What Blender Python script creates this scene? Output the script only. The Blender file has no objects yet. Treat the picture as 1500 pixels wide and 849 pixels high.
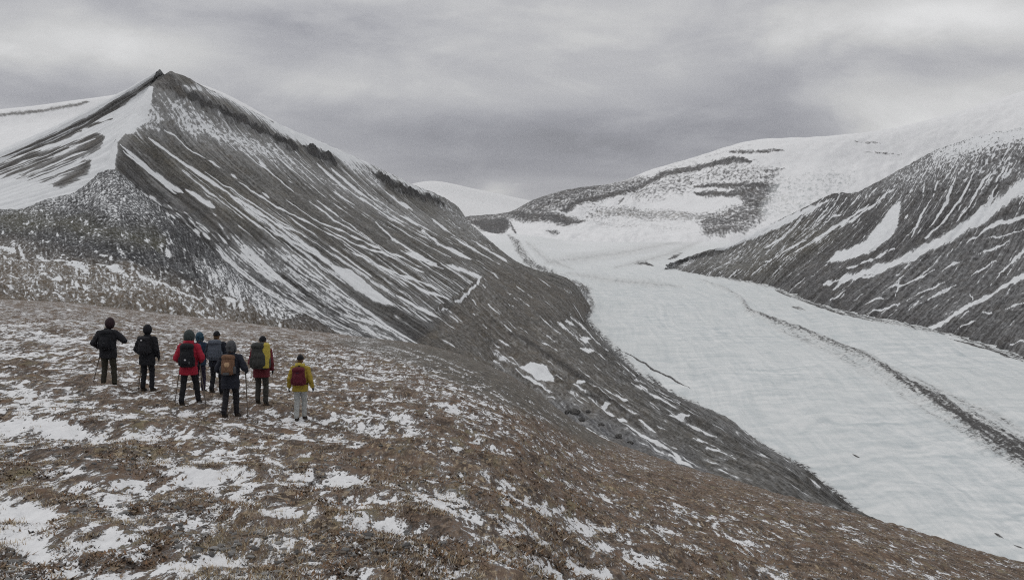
import bpy, bmesh, math, random
import numpy as np
from mathutils import Vector, Matrix, Euler

random.seed(7)
RNG = np.random.RandomState(11)
scene = bpy.context.scene
COL = scene.collection

# ------------------------------------------------------------------ camera
W0, H0 = 1500.0, 849.0
LENS = 35.0
F = LENS / 36.0 * W0
HOR = 330.0                                   # picture height of the true horizon
PITCH = math.atan((H0 / 2 - HOR) / F)
CP, SP = math.cos(PITCH), math.sin(PITCH)


def at(px, py, Y):
    """world point on the sight line of a picture position, at forward distance Y"""
    u = (np.asarray(px, float) - W0 / 2) / F
    v = (H0 / 2 - np.asarray(py, float)) / F
    dy = CP + v * SP
    dz = -SP + v * CP
    Y = np.asarray(Y, float)
    return np.stack(np.broadcast_arrays(u / dy * Y, Y, dz / dy * Y), -1)


def proj(P):
    x, y, z = P[..., 0], P[..., 1], P[..., 2]
    dep = y * CP - z * SP
    up = y * SP + z * CP
    dep = np.where(dep < 0.01, 0.01, dep)
    return W0 / 2 + F * x / dep, H0 / 2 - F * up / dep


def tan_of(py):                                # drop per metre of forward distance
    v = (H0 / 2 - np.asarray(py, float)) / F
    return -(-SP + v * CP) / (CP + v * SP)


cam = bpy.data.cameras.new('camera')
cam.lens = LENS
cam.sensor_width = 36.0
cam.clip_start = 0.1
cam.clip_end = 60000
cam_o = bpy.data.objects.new('camera', cam)
cam_o.rotation_euler = (math.pi / 2 - PITCH, 0, 0)
COL.objects.link(cam_o)
scene.camera = cam_o

# ------------------------------------------------------------------ noise
def _hash(ix, iy, seed):
    h = (ix.astype(np.int64) * 374761393 + iy.astype(np.int64) * 668265263 + seed * 974711) & 0xFFFFFFFF
    h = ((h ^ (h >> 13)) * 1274126177) & 0xFFFFFFFF
    return (h ^ (h >> 16)) & 0xFFFFFFFF


def perlin(x, y, seed=0):
    x = np.asarray(x, float); y = np.asarray(y, float)
    ix = np.floor(x); iy = np.floor(y)
    fx = x - ix; fy = y - iy
    ix = ix.astype(np.int64); iy = iy.astype(np.int64)

    def g(a, b, dx, dy):
        ang = _hash(a, b, seed) * (2 * math.pi / 4294967296.0)
        return np.cos(ang) * dx + np.sin(ang) * dy
    sx = fx * fx * fx * (fx * (fx * 6 - 15) + 10)
    sy = fy * fy * fy * (fy * (fy * 6 - 15) + 10)
    a = g(ix, iy, fx, fy); b = g(ix + 1, iy, fx - 1, fy)
    c = g(ix, iy + 1, fx, fy - 1); d = g(ix + 1, iy + 1, fx - 1, fy - 1)
    return ((a + (b - a) * sx) * (1 - sy) + (c + (d - c) * sx) * sy) * 1.5


def fbm(x, y, seed=0, octv=4, gain=0.5):
    r = 0; a = 1.0
    for k in range(octv):
        r = r + a * perlin(x * 2 ** k + 13.7 * k, y * 2 ** k - 7.3 * k, seed + k)
        a *= gain
    return r


# ------------------------------------------------------------------ lattice surfaces
def cr(ctrl, n):
    """Catmull-Rom along axis 0 -> n samples"""
    m = ctrl.shape[0]
    ext = np.concatenate([(2 * ctrl[0] - ctrl[1])[None], ctrl, (2 * ctrl[-1] - ctrl[-2])[None]], 0)
    t = np.linspace(0, m - 1, n)
    i = np.minimum(t.astype(int), m - 2)
    f = (t - i).reshape((-1,) + (1,) * (ctrl.ndim - 1))
    p0, p1, p2, p3 = ext[i], ext[i + 1], ext[i + 2], ext[i + 3]
    return 0.5 * (2 * p1 + (p2 - p0) * f + (2 * p0 - 5 * p1 + 4 * p2 - p3) * f ** 2 + (3 * p1 - p0 - 3 * p2 + p3) * f ** 3)


class Patch:
    def __init__(s, ctrl, nu, nv):
        """ctrl[u][v] world points -> fine grid; flow = metres across / along"""
        ctrl = np.asarray(ctrl, float)
        g = cr(ctrl, nu)
        g = np.swapaxes(cr(np.swapaxes(g, 0, 1), nv), 0, 1)
        s.P = g
        du = np.linalg.norm(np.diff(g, axis=0), axis=2).mean(1)
        dv = np.linalg.norm(np.diff(g, axis=1), axis=2)
        s.s = np.repeat(np.concatenate([[0], np.cumsum(du)])[:, None], nv, 1)
        s.t = np.concatenate([np.zeros((nu, 1)), np.cumsum(dv, 1)], 1)
        s.finish()

    def finish(s):
        nu, nv = s.P.shape[:2]
        s.px, s.py = proj(s.P)
        s.snow = np.full((nu, nv), 0.3)
        s.amp = np.full((nu, nv), 1.2)
        s.iso = np.zeros((nu, nv))
        s.rock = np.tile(np.array([0.1, 0.095, 0.09]), (nu, nv, 1))
        # ragged edges for everything traced on this slope
        s.qx = s.px + 0.8 * perlin(s.s / 19, s.t / 60, 3) + 0.9 * perlin(s.s / 7, s.t / 25, 5)
        s.qy = s.py + 0.7 * perlin(s.s / 19, s.t / 60, 4) + 0.8 * perlin(s.s / 7, s.t / 25, 6)

    # a soft stroke: 1 on the line, 0.5 at half the width, 0 at the full width
    def stroke(s, line, w):
        line = np.asarray(line, float)
        ws = np.full(len(line), float(w)) if np.isscalar(w) else np.asarray(w, float)
        m = ws.max() + 3
        out = np.zeros(s.px.shape)
        x0, y0 = line.min(0) - m; x1, y1 = line.max(0) + m
        k = (s.qx > x0) & (s.qx < x1) & (s.qy > y0) & (s.qy < y1)
        X, Y = s.qx[k], s.qy[k]
        best = np.zeros(X.shape)
        n = len(line) - 1
        for i in range(n):
            a, b = line[i], line[i + 1]
            d = b - a
            f = np.clip(((X - a[0]) * d[0] + (Y - a[1]) * d[1]) / max(d @ d, 1e-6), 0, 1)
            dist = np.hypot(X - a[0] - f * d[0], Y - a[1] - f * d[1])
            wid = ws[i] + (ws[i + 1] - ws[i]) * f
            taper = 1.0
            if i == 0: taper = taper * np.clip(0.35 + f * 1.6, 0, 1)
            if i == n - 1: taper = taper * np.clip(0.3 + (1 - f) * 1.6, 0, 1)
            best = np.maximum(best, np.clip(1 - dist / np.maximum(wid * taper, .3), 0, 1))
        out[k] = best
        return out

    # a soft filled outline: 1 inside, falling to 0 over `soft` picture units outside
    def fill(s, poly, soft=6.0):
        poly = np.asarray(poly, float)
        out = np.zeros(s.px.shape)
        x0, y0 = poly.min(0) - soft; x1, y1 = poly.max(0) + soft
        k = (s.qx > x0) & (s.qx < x1) & (s.qy > y0) & (s.qy < y1)
        X, Y = s.qx[k], s.qy[k]
        ins = np.zeros(X.shape, bool); dist = np.full(X.shape, 1e9)
        for i in range(len(poly)):
            a, b = poly[i], poly[(i + 1) % len(poly)]
            d = b - a
            f = np.clip(((X - a[0]) * d[0] + (Y - a[1]) * d[1]) / max(d @ d, 1e-6), 0, 1)
            dist = np.minimum(dist, np.hypot(X - a[0] - f * d[0], Y - a[1] - f * d[1]))
            c = (a[1] > Y) != (b[1] > Y)
            dy = b[1] - a[1] if abs(b[1] - a[1]) > 1e-9 else 1e-9
            ins ^= c & (X < (b[0] - a[0]) * (Y - a[1]) / dy + a[0])
        sd = np.where(ins, dist, -dist)
        out[k] = np.clip(0.5 + sd / (2 * soft), 0, 1)
        return out

    # many thin snow runnels (or rock ribs) lying along the fall lines
    def gullies(s, n, seed, u, v, wid, ln, lev=(0.6, 1.0), where=None, rock=False, drift=3.0):
        r = np.random.RandomState(seed)
        nu, nv = s.P.shape[:2]
        du = np.linalg.norm(np.diff(s.P, axis=0), axis=2); dv = np.linalg.norm(np.diff(s.P, axis=1), axis=2)
        ok = None if where is None else where > 0.5
        off = np.arange(-9, 10)
        for k in range(n):
            for _ in range(30):
                c = r.uniform(u[0], u[1]) * (nu - 2); j0 = int(r.uniform(v[0], v[1]) * (nv - 2))
                if ok is None or ok[int(c), j0]: break
            else:
                continue
            L_ = r.uniform(*ln) / max(dv[int(c), j0], 0.05)
            rows = np.arange(j0, min(nv - 1, int(j0 + max(L_, 3))))
            if len(rows) < 3: continue
            d = du[int(c), rows]
            tm = s.t[int(c), rows]
            cen = c + drift * perlin(tm / 70, np.full(len(rows), k * 3.7), seed) / d
            f = np.linspace(0, 1, len(rows))
            w = r.uniform(*wid) / d * np.clip(np.minimum(f, 1 - f) * 5 + 0.25, 0, 1) * (1 + 0.5 * perlin(tm / 16, np.full(len(rows), k * 1.3), seed + 1))
            w = np.maximum(w, 0.9)
            idx = np.round(cen).astype(int)[:, None] + off[None]
            val = np.clip(1 - np.abs(idx - cen[:, None]) / w[:, None], 0, 1) * r.uniform(*lev)
            val *= (0.80 + 0.35 * perlin(tm / 22, np.full(len(rows), k * 2.1), seed + 2))[:, None]
            if where is not None: val *= np.clip(where[np.clip(np.round(cen).astype(int), 0, nu - 1), rows] * 1.6, 0, 1)[:, None]
            good = (idx >= 0) & (idx < nu)
            jj = np.repeat(rows[:, None], len(off), 1)
            if rock: np.minimum.at(s.snow, (idx[good], jj[good]), 1 - val[good])
            else: np.maximum.at(s.snow, (idx[good], jj[good]), val[good])

    def add_snow(s, f, level=0.9):
        s.snow = np.maximum(s.snow, f * level)

    def add_rock(s, f, level=0.1):
        s.snow = np.minimum(s.snow, 1 - f * (1 - level))

    def lay(s, name, f, value):
        a = getattr(s, name)
        if a.ndim == 3:
            f = f[..., None]
        setattr(s, name, a * (1 - f) + np.asarray(value, float) * f)


def build_patches(name, patches, mat, label, cat, kind='structure'):
    V = []; FA = []; off = 0; sn = []; am = []; iso = []; rk = []; uv = []
    for p in patches:
        nu, nv = p.P.shape[:2]
        V.append(p.P.reshape(-1, 3))
        idx = np.arange(nu * nv).reshape(nu, nv) + off
        q = np.stack([idx[:-1, :-1], idx[:-1, 1:], idx[1:, 1:], idx[1:, :-1]], -1).reshape(-1, 4)
        # keep the normals pointing up
        a, b, c = p.P[0, 0], p.P[nu // 2, 0], p.P[0, nv // 2]
        mid = np.cross(p.P[nu // 2 + 1, nv // 2] - p.P[nu // 2, nv // 2], p.P[nu // 2, nv // 2 + 1] - p.P[nu // 2, nv // 2])
        if mid[2] > 0:
            q = q[:, ::-1]
        FA.append(q); off += nu * nv
        sn.append(p.snow.ravel()); am.append(p.amp.ravel()); iso.append(p.iso.ravel())
        rk.append(p.rock.reshape(-1, 3)); uv.append(np.stack([p.s.ravel(), p.t.ravel()], -1))
    V = np.concatenate(V); FA = np.concatenate(FA)
    me = grid_mesh(name, V, FA)
    for nm, arr in (('snow', sn), ('amp', am), ('iso', iso)):
        at_ = me.attributes.new(nm, 'FLOAT', 'POINT')
        at_.data.foreach_set('value', np.concatenate(arr).astype(np.float32))
    rc = np.concatenate(rk); rc = np.concatenate([rc, np.ones((len(rc), 1))], 1)
    a_ = me.attributes.new('rock', 'FLOAT_COLOR', 'POINT'); a_.data.foreach_set('color', rc.astype(np.float32).ravel())
    u3 = np.concatenate(uv); u3 = np.concatenate([u3, np.zeros((len(u3), 1))], 1)
    a_ = me.attributes.new('flow', 'FLOAT_VECTOR', 'POINT'); a_.data.foreach_set('vector', u3.astype(np.float32).ravel())
    return link_obj(name, me, mat, label=label, cat=cat, kind=kind)


def grid_mesh(name, V, Q):
    me = bpy.data.meshes.new(name)
    V = np.ascontiguousarray(V, np.float32); Q = np.ascontiguousarray(Q, np.int32)
    k = Q.shape[1]
    me.vertices.add(len(V)); me.vertices.foreach_set('co', V.ravel())
    me.loops.add(Q.size); me.loops.foreach_set('vertex_index', Q.ravel())
    me.polygons.add(len(Q))
    me.polygons.foreach_set('loop_start', np.arange(0, Q.size, k, dtype=np.int32))
    me.polygons.foreach_set('use_smooth', np.ones(len(Q), bool))
    me.update(calc_edges=True)
    return me


def link_obj(name, me, mat=None, parent=None, label=None, cat=None, group=None, kind=None):
    o = bpy.data.objects.new(name, me)
    COL.objects.link(o)
    if mat is not None and me is not None:
        me.materials.clear(); me.materials.append(mat)
    if parent is not None: o.parent = parent
    if label: o['label'] = label
    if cat: o['category'] = cat
    if group: o['group'] = group
    if kind: o['kind'] = kind
    return o


# ------------------------------------------------------------------ node helpers
class NT:
    def __init__(s, tree):
        s.t = tree; s.n = tree.nodes; s.l = tree.links

    def node(s, typ, **kw):
        n = s.n.new(typ)
        for k, v in kw.items():
            setattr(n, k, v)
        return n

    def plug(s, sock, v):
        if isinstance(v, bpy.types.NodeSocket): s.l.new(v, sock)
        elif v is not None: sock.default_value = v

    def math(s, op, a, b=None, c=None, clamp=False):
        n = s.node('ShaderNodeMath', operation=op, use_clamp=clamp)
        s.plug(n.inputs[0], a)
        if b is not None: s.plug(n.inputs[1], b)
        if c is not None: s.plug(n.inputs[2], c)
        return n.outputs[0]

    def mix(s, f, a, b, blend='MIX'):
        n = s.node('ShaderNodeMix', data_type='RGBA', blend_type=blend)
        s.plug(n.inputs[0], f)
        for sock, v in ((n.inputs[6], a), (n.inputs[7], b)):
            if isinstance(v, (tuple, list)) and len(v) == 3: v = (*v, 1)
            s.plug(sock, v)
        return n.outputs[2]

    def mixf(s, f, a, b):
        n = s.node('ShaderNodeMix', data_type='FLOAT')
        s.plug(n.inputs[0], f); s.plug(n.inputs[2], a); s.plug(n.inputs[3], b)
        return n.outputs[0]

    def attr(s, name, out='Fac'):
        n = s.node('ShaderNodeAttribute', attribute_name=name)
        return n.outputs[out]

    def scale(s, vec, sc):
        n = s.node('ShaderNodeMapping')
        s.plug(n.inputs['Vector'], vec); n.inputs['Scale'].default_value = sc
        return n.outputs[0]

    def noise(s, vec, scale=1.0, detail=4, rough=0.55, dist=0.0, out='Fac'):
        n = s.node('ShaderNodeTexNoise')
        s.plug(n.inputs['Vector'], vec); n.inputs['Scale'].default_value = scale
        n.inputs['Detail'].default_value = detail; n.inputs['Roughness'].default_value = rough
        n.inputs['Distortion'].default_value = dist
        return n.outputs[out]

    def voro(s, vec, scale=1.0, rand=1.0, out='Distance', feature='F1'):
        n = s.node('ShaderNodeTexVoronoi', feature=feature)
        s.plug(n.inputs['Vector'], vec); n.inputs['Scale'].default_value = scale
        n.inputs['Randomness'].default_value = rand
        return n.outputs[out]

    def step(s, x, a, b):
        n = s.node('ShaderNodeMapRange', interpolation_type='SMOOTHSTEP', clamp=True)
        s.plug(n.inputs[0], x); n.inputs[1].default_value = a; n.inputs[2].default_value = b
        return n.outputs[0]

    def lin(s, x, a, b, c, d):
        n = s.node('ShaderNodeMapRange', clamp=True)
        s.plug(n.inputs[0], x)
        for i, v in enumerate((a, b, c, d)): s.plug(n.inputs[i + 1], v)
        return n.outputs[0]

    def bump(s, h, strength, dist):
        n = s.node('ShaderNodeBump')
        n.inputs['Strength'].default_value = strength; n.inputs['Distance'].default_value = dist
        s.plug(n.inputs['Height'], h)
        return n.outputs[0]

    def objco(s):
        return s.node('ShaderNodeTexCoord').outputs['Object']


def new_mat(name):
    m = bpy.data.materials.new(name)
    m.use_nodes = True
    nt = NT(m.node_tree)
    b = m.node_tree.nodes['Principled BSDF']
    b.inputs['Specular IOR Level'].default_value = 0.25
    b.inputs['Roughness'].default_value = 0.9
    return m, nt, b


SNOW = (0.72, 0.735, 0.755)


def slope_material(name, unit, snow_col=SNOW, edge=0.07, bump_m=1.0):
    """rock and scree with snow lying in it; unit = metres of the finest grain"""
    m, nt, b = new_mat(name)
    flow = nt.attr('flow', 'Vector'); obj = nt.objco()
    st1 = nt.noise(nt.scale(flow, (1 / (5.0 * unit), 1 / (150.0 * unit), 1)), 1, 5, 0.6, 0.12)
    st2 = nt.noise(nt.scale(flow, (1 / (14.0 * unit), 1 / (240.0 * unit), 1)), 1, 3, 0.6, 0.15)
    st3 = nt.noise(nt.scale(flow, (1 / (2.4 * unit), 1 / (130.0 * unit), 1)), 1, 3, 0.62, 0.08)
    streak = nt.math('ADD', nt.math('MULTIPLY', st1, 0.42), nt.math('MULTIPLY', st2, 0.30))
    streak = nt.math('ADD', streak, nt.math('MULTIPLY', st3, 0.28))
    i1 = nt.noise(obj, 1 / (9.0 * unit), 6, 0.68, 0.2)
    i2 = nt.noise(nt.scale(flow, (1 / (3.5 * unit), 1 / (7.0 * unit), 1)), 1, 3, 0.6)
    isof = nt.math('ADD', nt.math('MULTIPLY', i1, 0.5), nt.math('MULTIPLY', i2, 0.5))
    iso = nt.attr('iso')
    n = nt.mixf(iso, streak, isof)
    n = nt.math('ADD', nt.math('MULTIPLY', n, 0.8), nt.math('MULTIPLY', i2, 0.2))
    d = nt.math('MULTIPLY', nt.math('SUBTRACT', n, 0.5), nt.attr('amp'))
    v = nt.math('ADD', nt.attr('snow'), nt.math('MULTIPLY', d, 2.0))
    fac = nt.step(v, 0.5 - edge, 0.5 + edge)
    # thin dusting between the stones
    dust = nt.math('MULTIPLY', nt.step(v, 0.12, 0.62), 0.33)
    fac = nt.math('MAXIMUM', fac, dust)
    g1 = nt.noise(obj, 1 / (2.6 * unit), 4, 0.7)
    g2 = nt.noise(obj, 1 / (38.0 * unit), 3, 0.6)
    sh_i = nt.math('ADD', nt.lin(g1, 0.3, 0.7, 0.20, 1.55), nt.lin(g2, 0.3, 0.7, 0.0, 0.55))
    sh_s = nt.math('ADD', nt.lin(st1, 0.32, 0.68, 0.62, 1.12), nt.lin(st3, 0.32, 0.68, -0.28, 0.32))
    sh_s = nt.math('ADD', sh_s, nt.lin(g1, 0.32, 0.68, -0.5, 0.6))
    sh_s = nt.math('ADD', sh_s, nt.lin(g2, 0.3, 0.7, -0.1, 0.3))
    shade = nt.math('MAXIMUM', nt.mixf(iso, sh_s, sh_i), 0.12)
    hue = nt.mix(nt.step(nt.noise(obj, 1 / (17.0 * unit), 3, 0.6), 0.45, 0.65), (1.0, 1.0, 1.0), (1.04, 1.0, 0.94))
    rock = nt.mix(1.0, nt.attr('rock', 'Color'), hue, 'MULTIPLY')
    cm = nt.node('ShaderNodeCombineXYZ')
    for k in range(3): nt.plug(cm.inputs[k], shade)
    rock = nt.mix(1.0, rock, cm.outputs[0], 'MULTIPLY')
    sn = nt.mix(nt.lin(i1, 0.3, 0.7, 0, 1), tuple(c * 0.9 for c in snow_col), snow_col)
    nt.plug(b.inputs['Base Color'], nt.mix(fac, rock, sn))
    hgt = nt.math('ADD', nt.math('MULTIPLY', g1, 1.0), nt.math('MULTIPLY', st1, 0.7))
    hgt = nt.math('MULTIPLY', hgt, nt.lin(fac, 0, 1, 1.0, 0.25))
    nt.plug(b.inputs['Normal'], nt.bump(hgt, 0.8, bump_m * unit * 1.4))
    return m


MAT_SLOPE = slope_material('rock_and_snow', 1.0)
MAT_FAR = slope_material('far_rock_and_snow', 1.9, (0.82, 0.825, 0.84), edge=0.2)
MAT_RIGHT = slope_material('scree_and_snow', 1.25)

# ------------------------------------------------------------------ glacier level
_gy = np.array([300, 650, 780, 950, 1250, 1700, 2300, 2700, 3100, 3700, 4400, 7000.])
_gp = np.array([1000, 800, 700, 600, 500, 430, 387, 368, 354, 346, 345, 338.])
_gz = -tan_of(_gp) * _gy
_gz[0] = -225; _gz[-1] = _gz[-2] + 20


def gz(Y):
    r = 0
    for k in (-0.12, -0.06, 0, 0.06, 0.12):
        r = r + np.interp(np.asarray(Y, float) * (1 + k), _gy, _gz)
    return r / 5


_gs = np.linspace(500, 4200, 4000)
_gpy = proj(np.stack([_gs * 0, _gs, gz(_gs)], -1))[1]


def gY(py):                                     # forward distance of the ice at a picture height
    return float(np.interp(-py, -_gpy, _gs))


def gpt(px, py, lift=0.0):
    Y = gY(py)
    p = at(px, py, Y); p[2] += lift
    return p


def lat(cols):
    return [[at(*p) for p in c] for c in cols]


def shift(col, dx, dy, dz):
    return [np.asarray(p) + np.array([dx, dy, dz]) for p in col]


# ================================================================== LEFT PEAK
R = lat([
    [(150, 256, 1185), (200, 292, 1140), (260, 337, 1085), (330, 402, 1020), (430, 462, 960), (540, 512, 920), (640, 560, 860)],
    [(170, 203, 1240), (235, 258, 1180), (310, 318, 1115), (385, 390, 1050), (475, 455, 985), (580, 507, 930), (670, 560, 880)],
    [(193, 167, 1290), (265, 232, 1215), (345, 295, 1145), (430, 365, 1075), (520, 430, 1010), (620, 490, 950), (690, 545, 900)],
    [(241, 108, 1350), (310, 195, 1265), (400, 282, 1185), (485, 347, 1110), (570, 408, 1045), (650, 470, 985), (710, 520, 940)],
    [(305, 132, 1420), (380, 210, 1330), (455, 283, 1250), (540, 345, 1175), (620, 398, 1105), (690, 450, 1040), (740, 500, 990)],
    [(398, 180, 1510), (465, 240, 1420), (540, 302, 1335), (615, 350, 1260), (685, 395, 1190), (745, 440, 1120), (790, 480, 1070)],
    [(491, 220, 1610), (545, 268, 1520), (610, 320, 1430), (675, 358, 1350), (735, 395, 1280), (790, 432, 1220), (825, 465, 1180)],
    [(594, 269, 1720), (630, 300, 1640), (675, 335, 1560), (722, 366, 1490), (770, 397, 1420), (815, 428, 1360), (840, 455, 1330)],
    [(645, 291, 1790), (670, 318, 1740), (700, 344, 1680), (738, 374, 1620), (778, 398, 1560), (825, 420, 1500), (848, 446, 1460)],
    [(672, 316, 1880), (690, 331, 1850), (713, 351, 1800), (751, 382, 1740), (782, 397, 1690), (830, 409, 1640), (856, 436, 1600)],
])
R.append(shift(R[-1], 30, 250, -90))
R = [c + [np.asarray(c[-1]) + np.array([40, -60, -70])] for c in R]
R = [[np.asarray(c[0]) + np.array([-60, 190, -85])] + c for c in R]   # the hidden side behind the crest
pr = Patch(R, 960, 600)
L = lat([
    [(241, 108, 1350), (206, 130, 1360), (168, 149, 1380), (95, 189, 1400), (0, 231, 1430), (-150, 297, 1450), (-400, 380, 1460)],
    [(217, 131, 1330), (170, 160, 1340), (110, 195, 1350), (40, 225, 1360), (-60, 264, 1370), (-200, 312, 1380), (-420, 370, 1390)],
    [(193, 167, 1290), (140, 200, 1290), (80, 227, 1295), (10, 254, 1300), (-80, 285, 1310), (-200, 322, 1320), (-400, 365, 1330)],
    [(170, 203, 1240), (125, 230, 1243), (75, 251, 1246), (15, 273, 1250), (-60, 297, 1260), (-180, 330, 1260), (-360, 370, 1270)],
    [(150, 256, 1185), (110, 264, 1190), (65, 277, 1195), (10, 294, 1200), (-60, 312, 1205), (-170, 337, 1210), (-340, 372, 1220)],
    [(110, 300, 1140), (80, 304, 1145), (45, 310, 1150), (0, 318, 1155), (-60, 328, 1155), (-150, 348, 1155), (-330, 380, 1160)],
])
L = [shift(L[0], -40, 260, -90)] + L
pl = Patch(L, 330, 380)
FT = lat([
    [(-500, 330, 1180), (-500, 380, 900), (-500, 420, 650), (-500, 450, 470), (-500, 500, 340), (-500, 560, 250)],
    [(-200, 328, 1180), (-200, 368, 900), (-200, 405, 650), (-200, 440, 470), (-200, 490, 340), (-200, 550, 250)],
    [(0, 313, 1170), (0, 350, 890), (0, 388, 640), (0, 425, 460), (0, 480, 340), (0, 540, 250)],
    [(60, 296, 1165), (60, 338, 890), (65, 385, 645), (70, 426, 465), (75, 480, 340), (80, 540, 250)],
    [(115, 276, 1155), (115, 326, 890), (125, 385, 650), (140, 431, 465), (150, 485, 340), (160, 540, 250)],
    [(166, 252, 1165), (175, 316, 890), (190, 389, 655), (205, 440, 470), (220, 492, 345), (230, 550, 255)],
    [(218, 288, 1125), (232, 336, 890), (250, 402, 665), (268, 449, 475), (280, 500, 350), (290, 555, 260)],
    [(272, 332, 1080), (290, 368, 890), (310, 421, 675), (330, 460, 485), (345, 508, 355), (350, 560, 260)],
    [(330, 388, 1020), (350, 412, 880), (370, 446, 690), (390, 474, 500), (410, 516, 370), (420, 565, 270)],
    [(405, 445, 960), (425, 460, 860), (445, 475, 700), (465, 492, 520), (480, 525, 380), (500, 570, 280)],
    [(520, 505, 915), (520, 515, 840), (530, 525, 700), (540, 535, 540), (560, 560, 400), (580, 590, 300)],
])
pf = Patch(FT, 620, 340)

# relief ------------------------------------------------------------
def relief(p, dn, along=(0, 0, 1)):
    p.P = p.P + dn[..., None] * np.asarray(along, float)


CLIFFS = [([(241, 108), (250, 119), (262, 133), (280, 146)], 9), ([(268, 134), (300, 151), (340, 170), (365, 183), (396, 197)], 7),
          ([(396, 197), (415, 207), (436, 219)], 5), ([(446, 216), (465, 224), (480, 232), (493, 241)], 6.5),
          ([(545, 253), (565, 264), (585, 276), (613, 287)], 6.5), ([(613, 287), (630, 291), (650, 301)], 5)]
cl = np.zeros(pr.px.shape)
for ln, w in CLIFFS:
    cl = np.maximum(cl, pr.stroke(ln, w * 1.5))
gul = np.abs(perlin(pr.s / 34, pr.t / 420, 21)) * 7 + np.abs(perlin(pr.s / 13, pr.t / 240, 22)) * 3.0
fade = np.clip((pr.t - 200) / 120, 0, 1)
rough = fbm(pr.s / 16, pr.t / 16, 23, 4)
relief(pr, (gul - 4) * fade * 0.8 + rough * (0.8 + 6.5 * np.clip(cl * 1.6, 0, 1) * np.clip((pr.px - 225) / 60, 0.35, 1)) + 3.0 * cl * np.clip((pr.px - 240) / 50, 0, 1) + 1.6 * perlin(pr.s / 9, pr.t / 9, 29) * np.clip(1 - abs(pr.t - 210) / 60, 0, 1))
gul = np.abs(perlin(pl.s / 22, pl.t / 400, 24)) * 6
relief(pl, (gul - 2) * np.clip(pl.s / 120 - 1.6, 0, 1) + 0.9 * fbm(pl.s / 14, pl.t / 30, 25, 3))
relief(pf, 7 * fbm(pf.s / 60, pf.t / 140, 26, 3) + 1.8 * fbm(pf.s / 9, pf.t / 14, 27, 3))

# snow on the right-hand face --------------------------------------------
pr.snow[:] = 0.22; pr.amp[:] = 1.05
pr.rock[:] = (0.088, 0.084, 0.078)
pr.lay('rock', np.clip(pr.fill([(150, 240), (190, 215), (330, 330), (440, 400), (560, 460), (700, 450), (640, 560), (300, 480), (140, 330)], 40), 0, 1), (0.047, 0.0455, 0.0465))
pr.lay('rock', pr.fill([(190, 195), (330, 270), (420, 330), (360, 330), (240, 240)], 18), (0.098, 0.092, 0.079))
pr.lay('rock', pr.stroke([(590, 300), (660, 345), (730, 385), (800, 420)], 60), (0.098, 0.094, 0.087))
pr.lay('snow', pr.fill([(215, 135), (262, 140), (330, 178), (400, 205), (470, 250), (540, 285), (640, 330), (600, 325), (500, 280), (430, 250), (350, 225), (290, 205), (240, 195), (190, 190), (195, 165)], 18), 0.55)
pr.lay('iso', pr.fill([(215, 135), (262, 140), (330, 178), (400, 205), (470, 250), (540, 285), (640, 330), (500, 280), (350, 225), (240, 195), (190, 190)], 12), 0.45)
pr.lay('amp', pr.fill([(215, 135), (330, 178), (470, 250), (640, 330), (500, 290), (350, 235), (200, 190)], 16), 0.9)
pr.lay('snow', pr.fill([(225, 145), (260, 160), (265, 175), (235, 165)], 10), 0.42)
pr.lay('snow', pr.stroke([(240, 180), (262, 195), (275, 205)], 16), 0.36)
dk = pr.fill([(185, 255), (260, 290), (330, 320), (440, 385), (400, 378), (350, 352), (300, 372), (240, 350), (180, 300)], 14)
pr.lay('amp', dk, 0.7); pr.lay('snow', dk, 0.2)
br_ = pr.fill([(190, 198), (300, 255), (430, 340), (480, 380), (440, 370), (330, 300), (230, 240)], 10)
pr.lay('amp', br_, 1.1)
mid = pr.fill([(300, 205), (420, 270), (560, 345), (620, 390), (540, 360), (430, 310), (330, 260)], 16)
pr.lay('amp', mid, 1.1); pr.lay('snow', mid, 0.25)
mb = pr.fill([(634, 478), (693, 420), (722, 388), (770, 398), (870, 440), (880, 620), (700, 600), (600, 505)], 5)
pr.lay('rock', mb, (0.095, 0.087, 0.078)); pr.lay('snow', mb, 0.2); pr.lay('iso', mb, 0.4)
# ridge top
pr.lay('snow', pr.stroke([(270, 126), (330, 142), (400, 180), (491, 222), (560, 252), (640, 288)], 14), 0.60)
pr.lay('snow', pr.stroke([(400, 182), (450, 204), (500, 226), (540, 240)], 12), 0.8)
pr.lay('snow', pr.stroke([(285, 133), (310, 143), (345, 162)], 9), 0.25)
pr.lay('snow', pr.stroke([(640, 290), (680, 322), (720, 350)], 26), 0.44)
pr.lay('iso', pr.stroke([(640, 290), (680, 322), (720, 350), (800, 400)], 40), 0.7)
pr.lay('snow', pr.stroke([(500, 240), (540, 250), (560, 275)], 24), 0.52)
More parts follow.
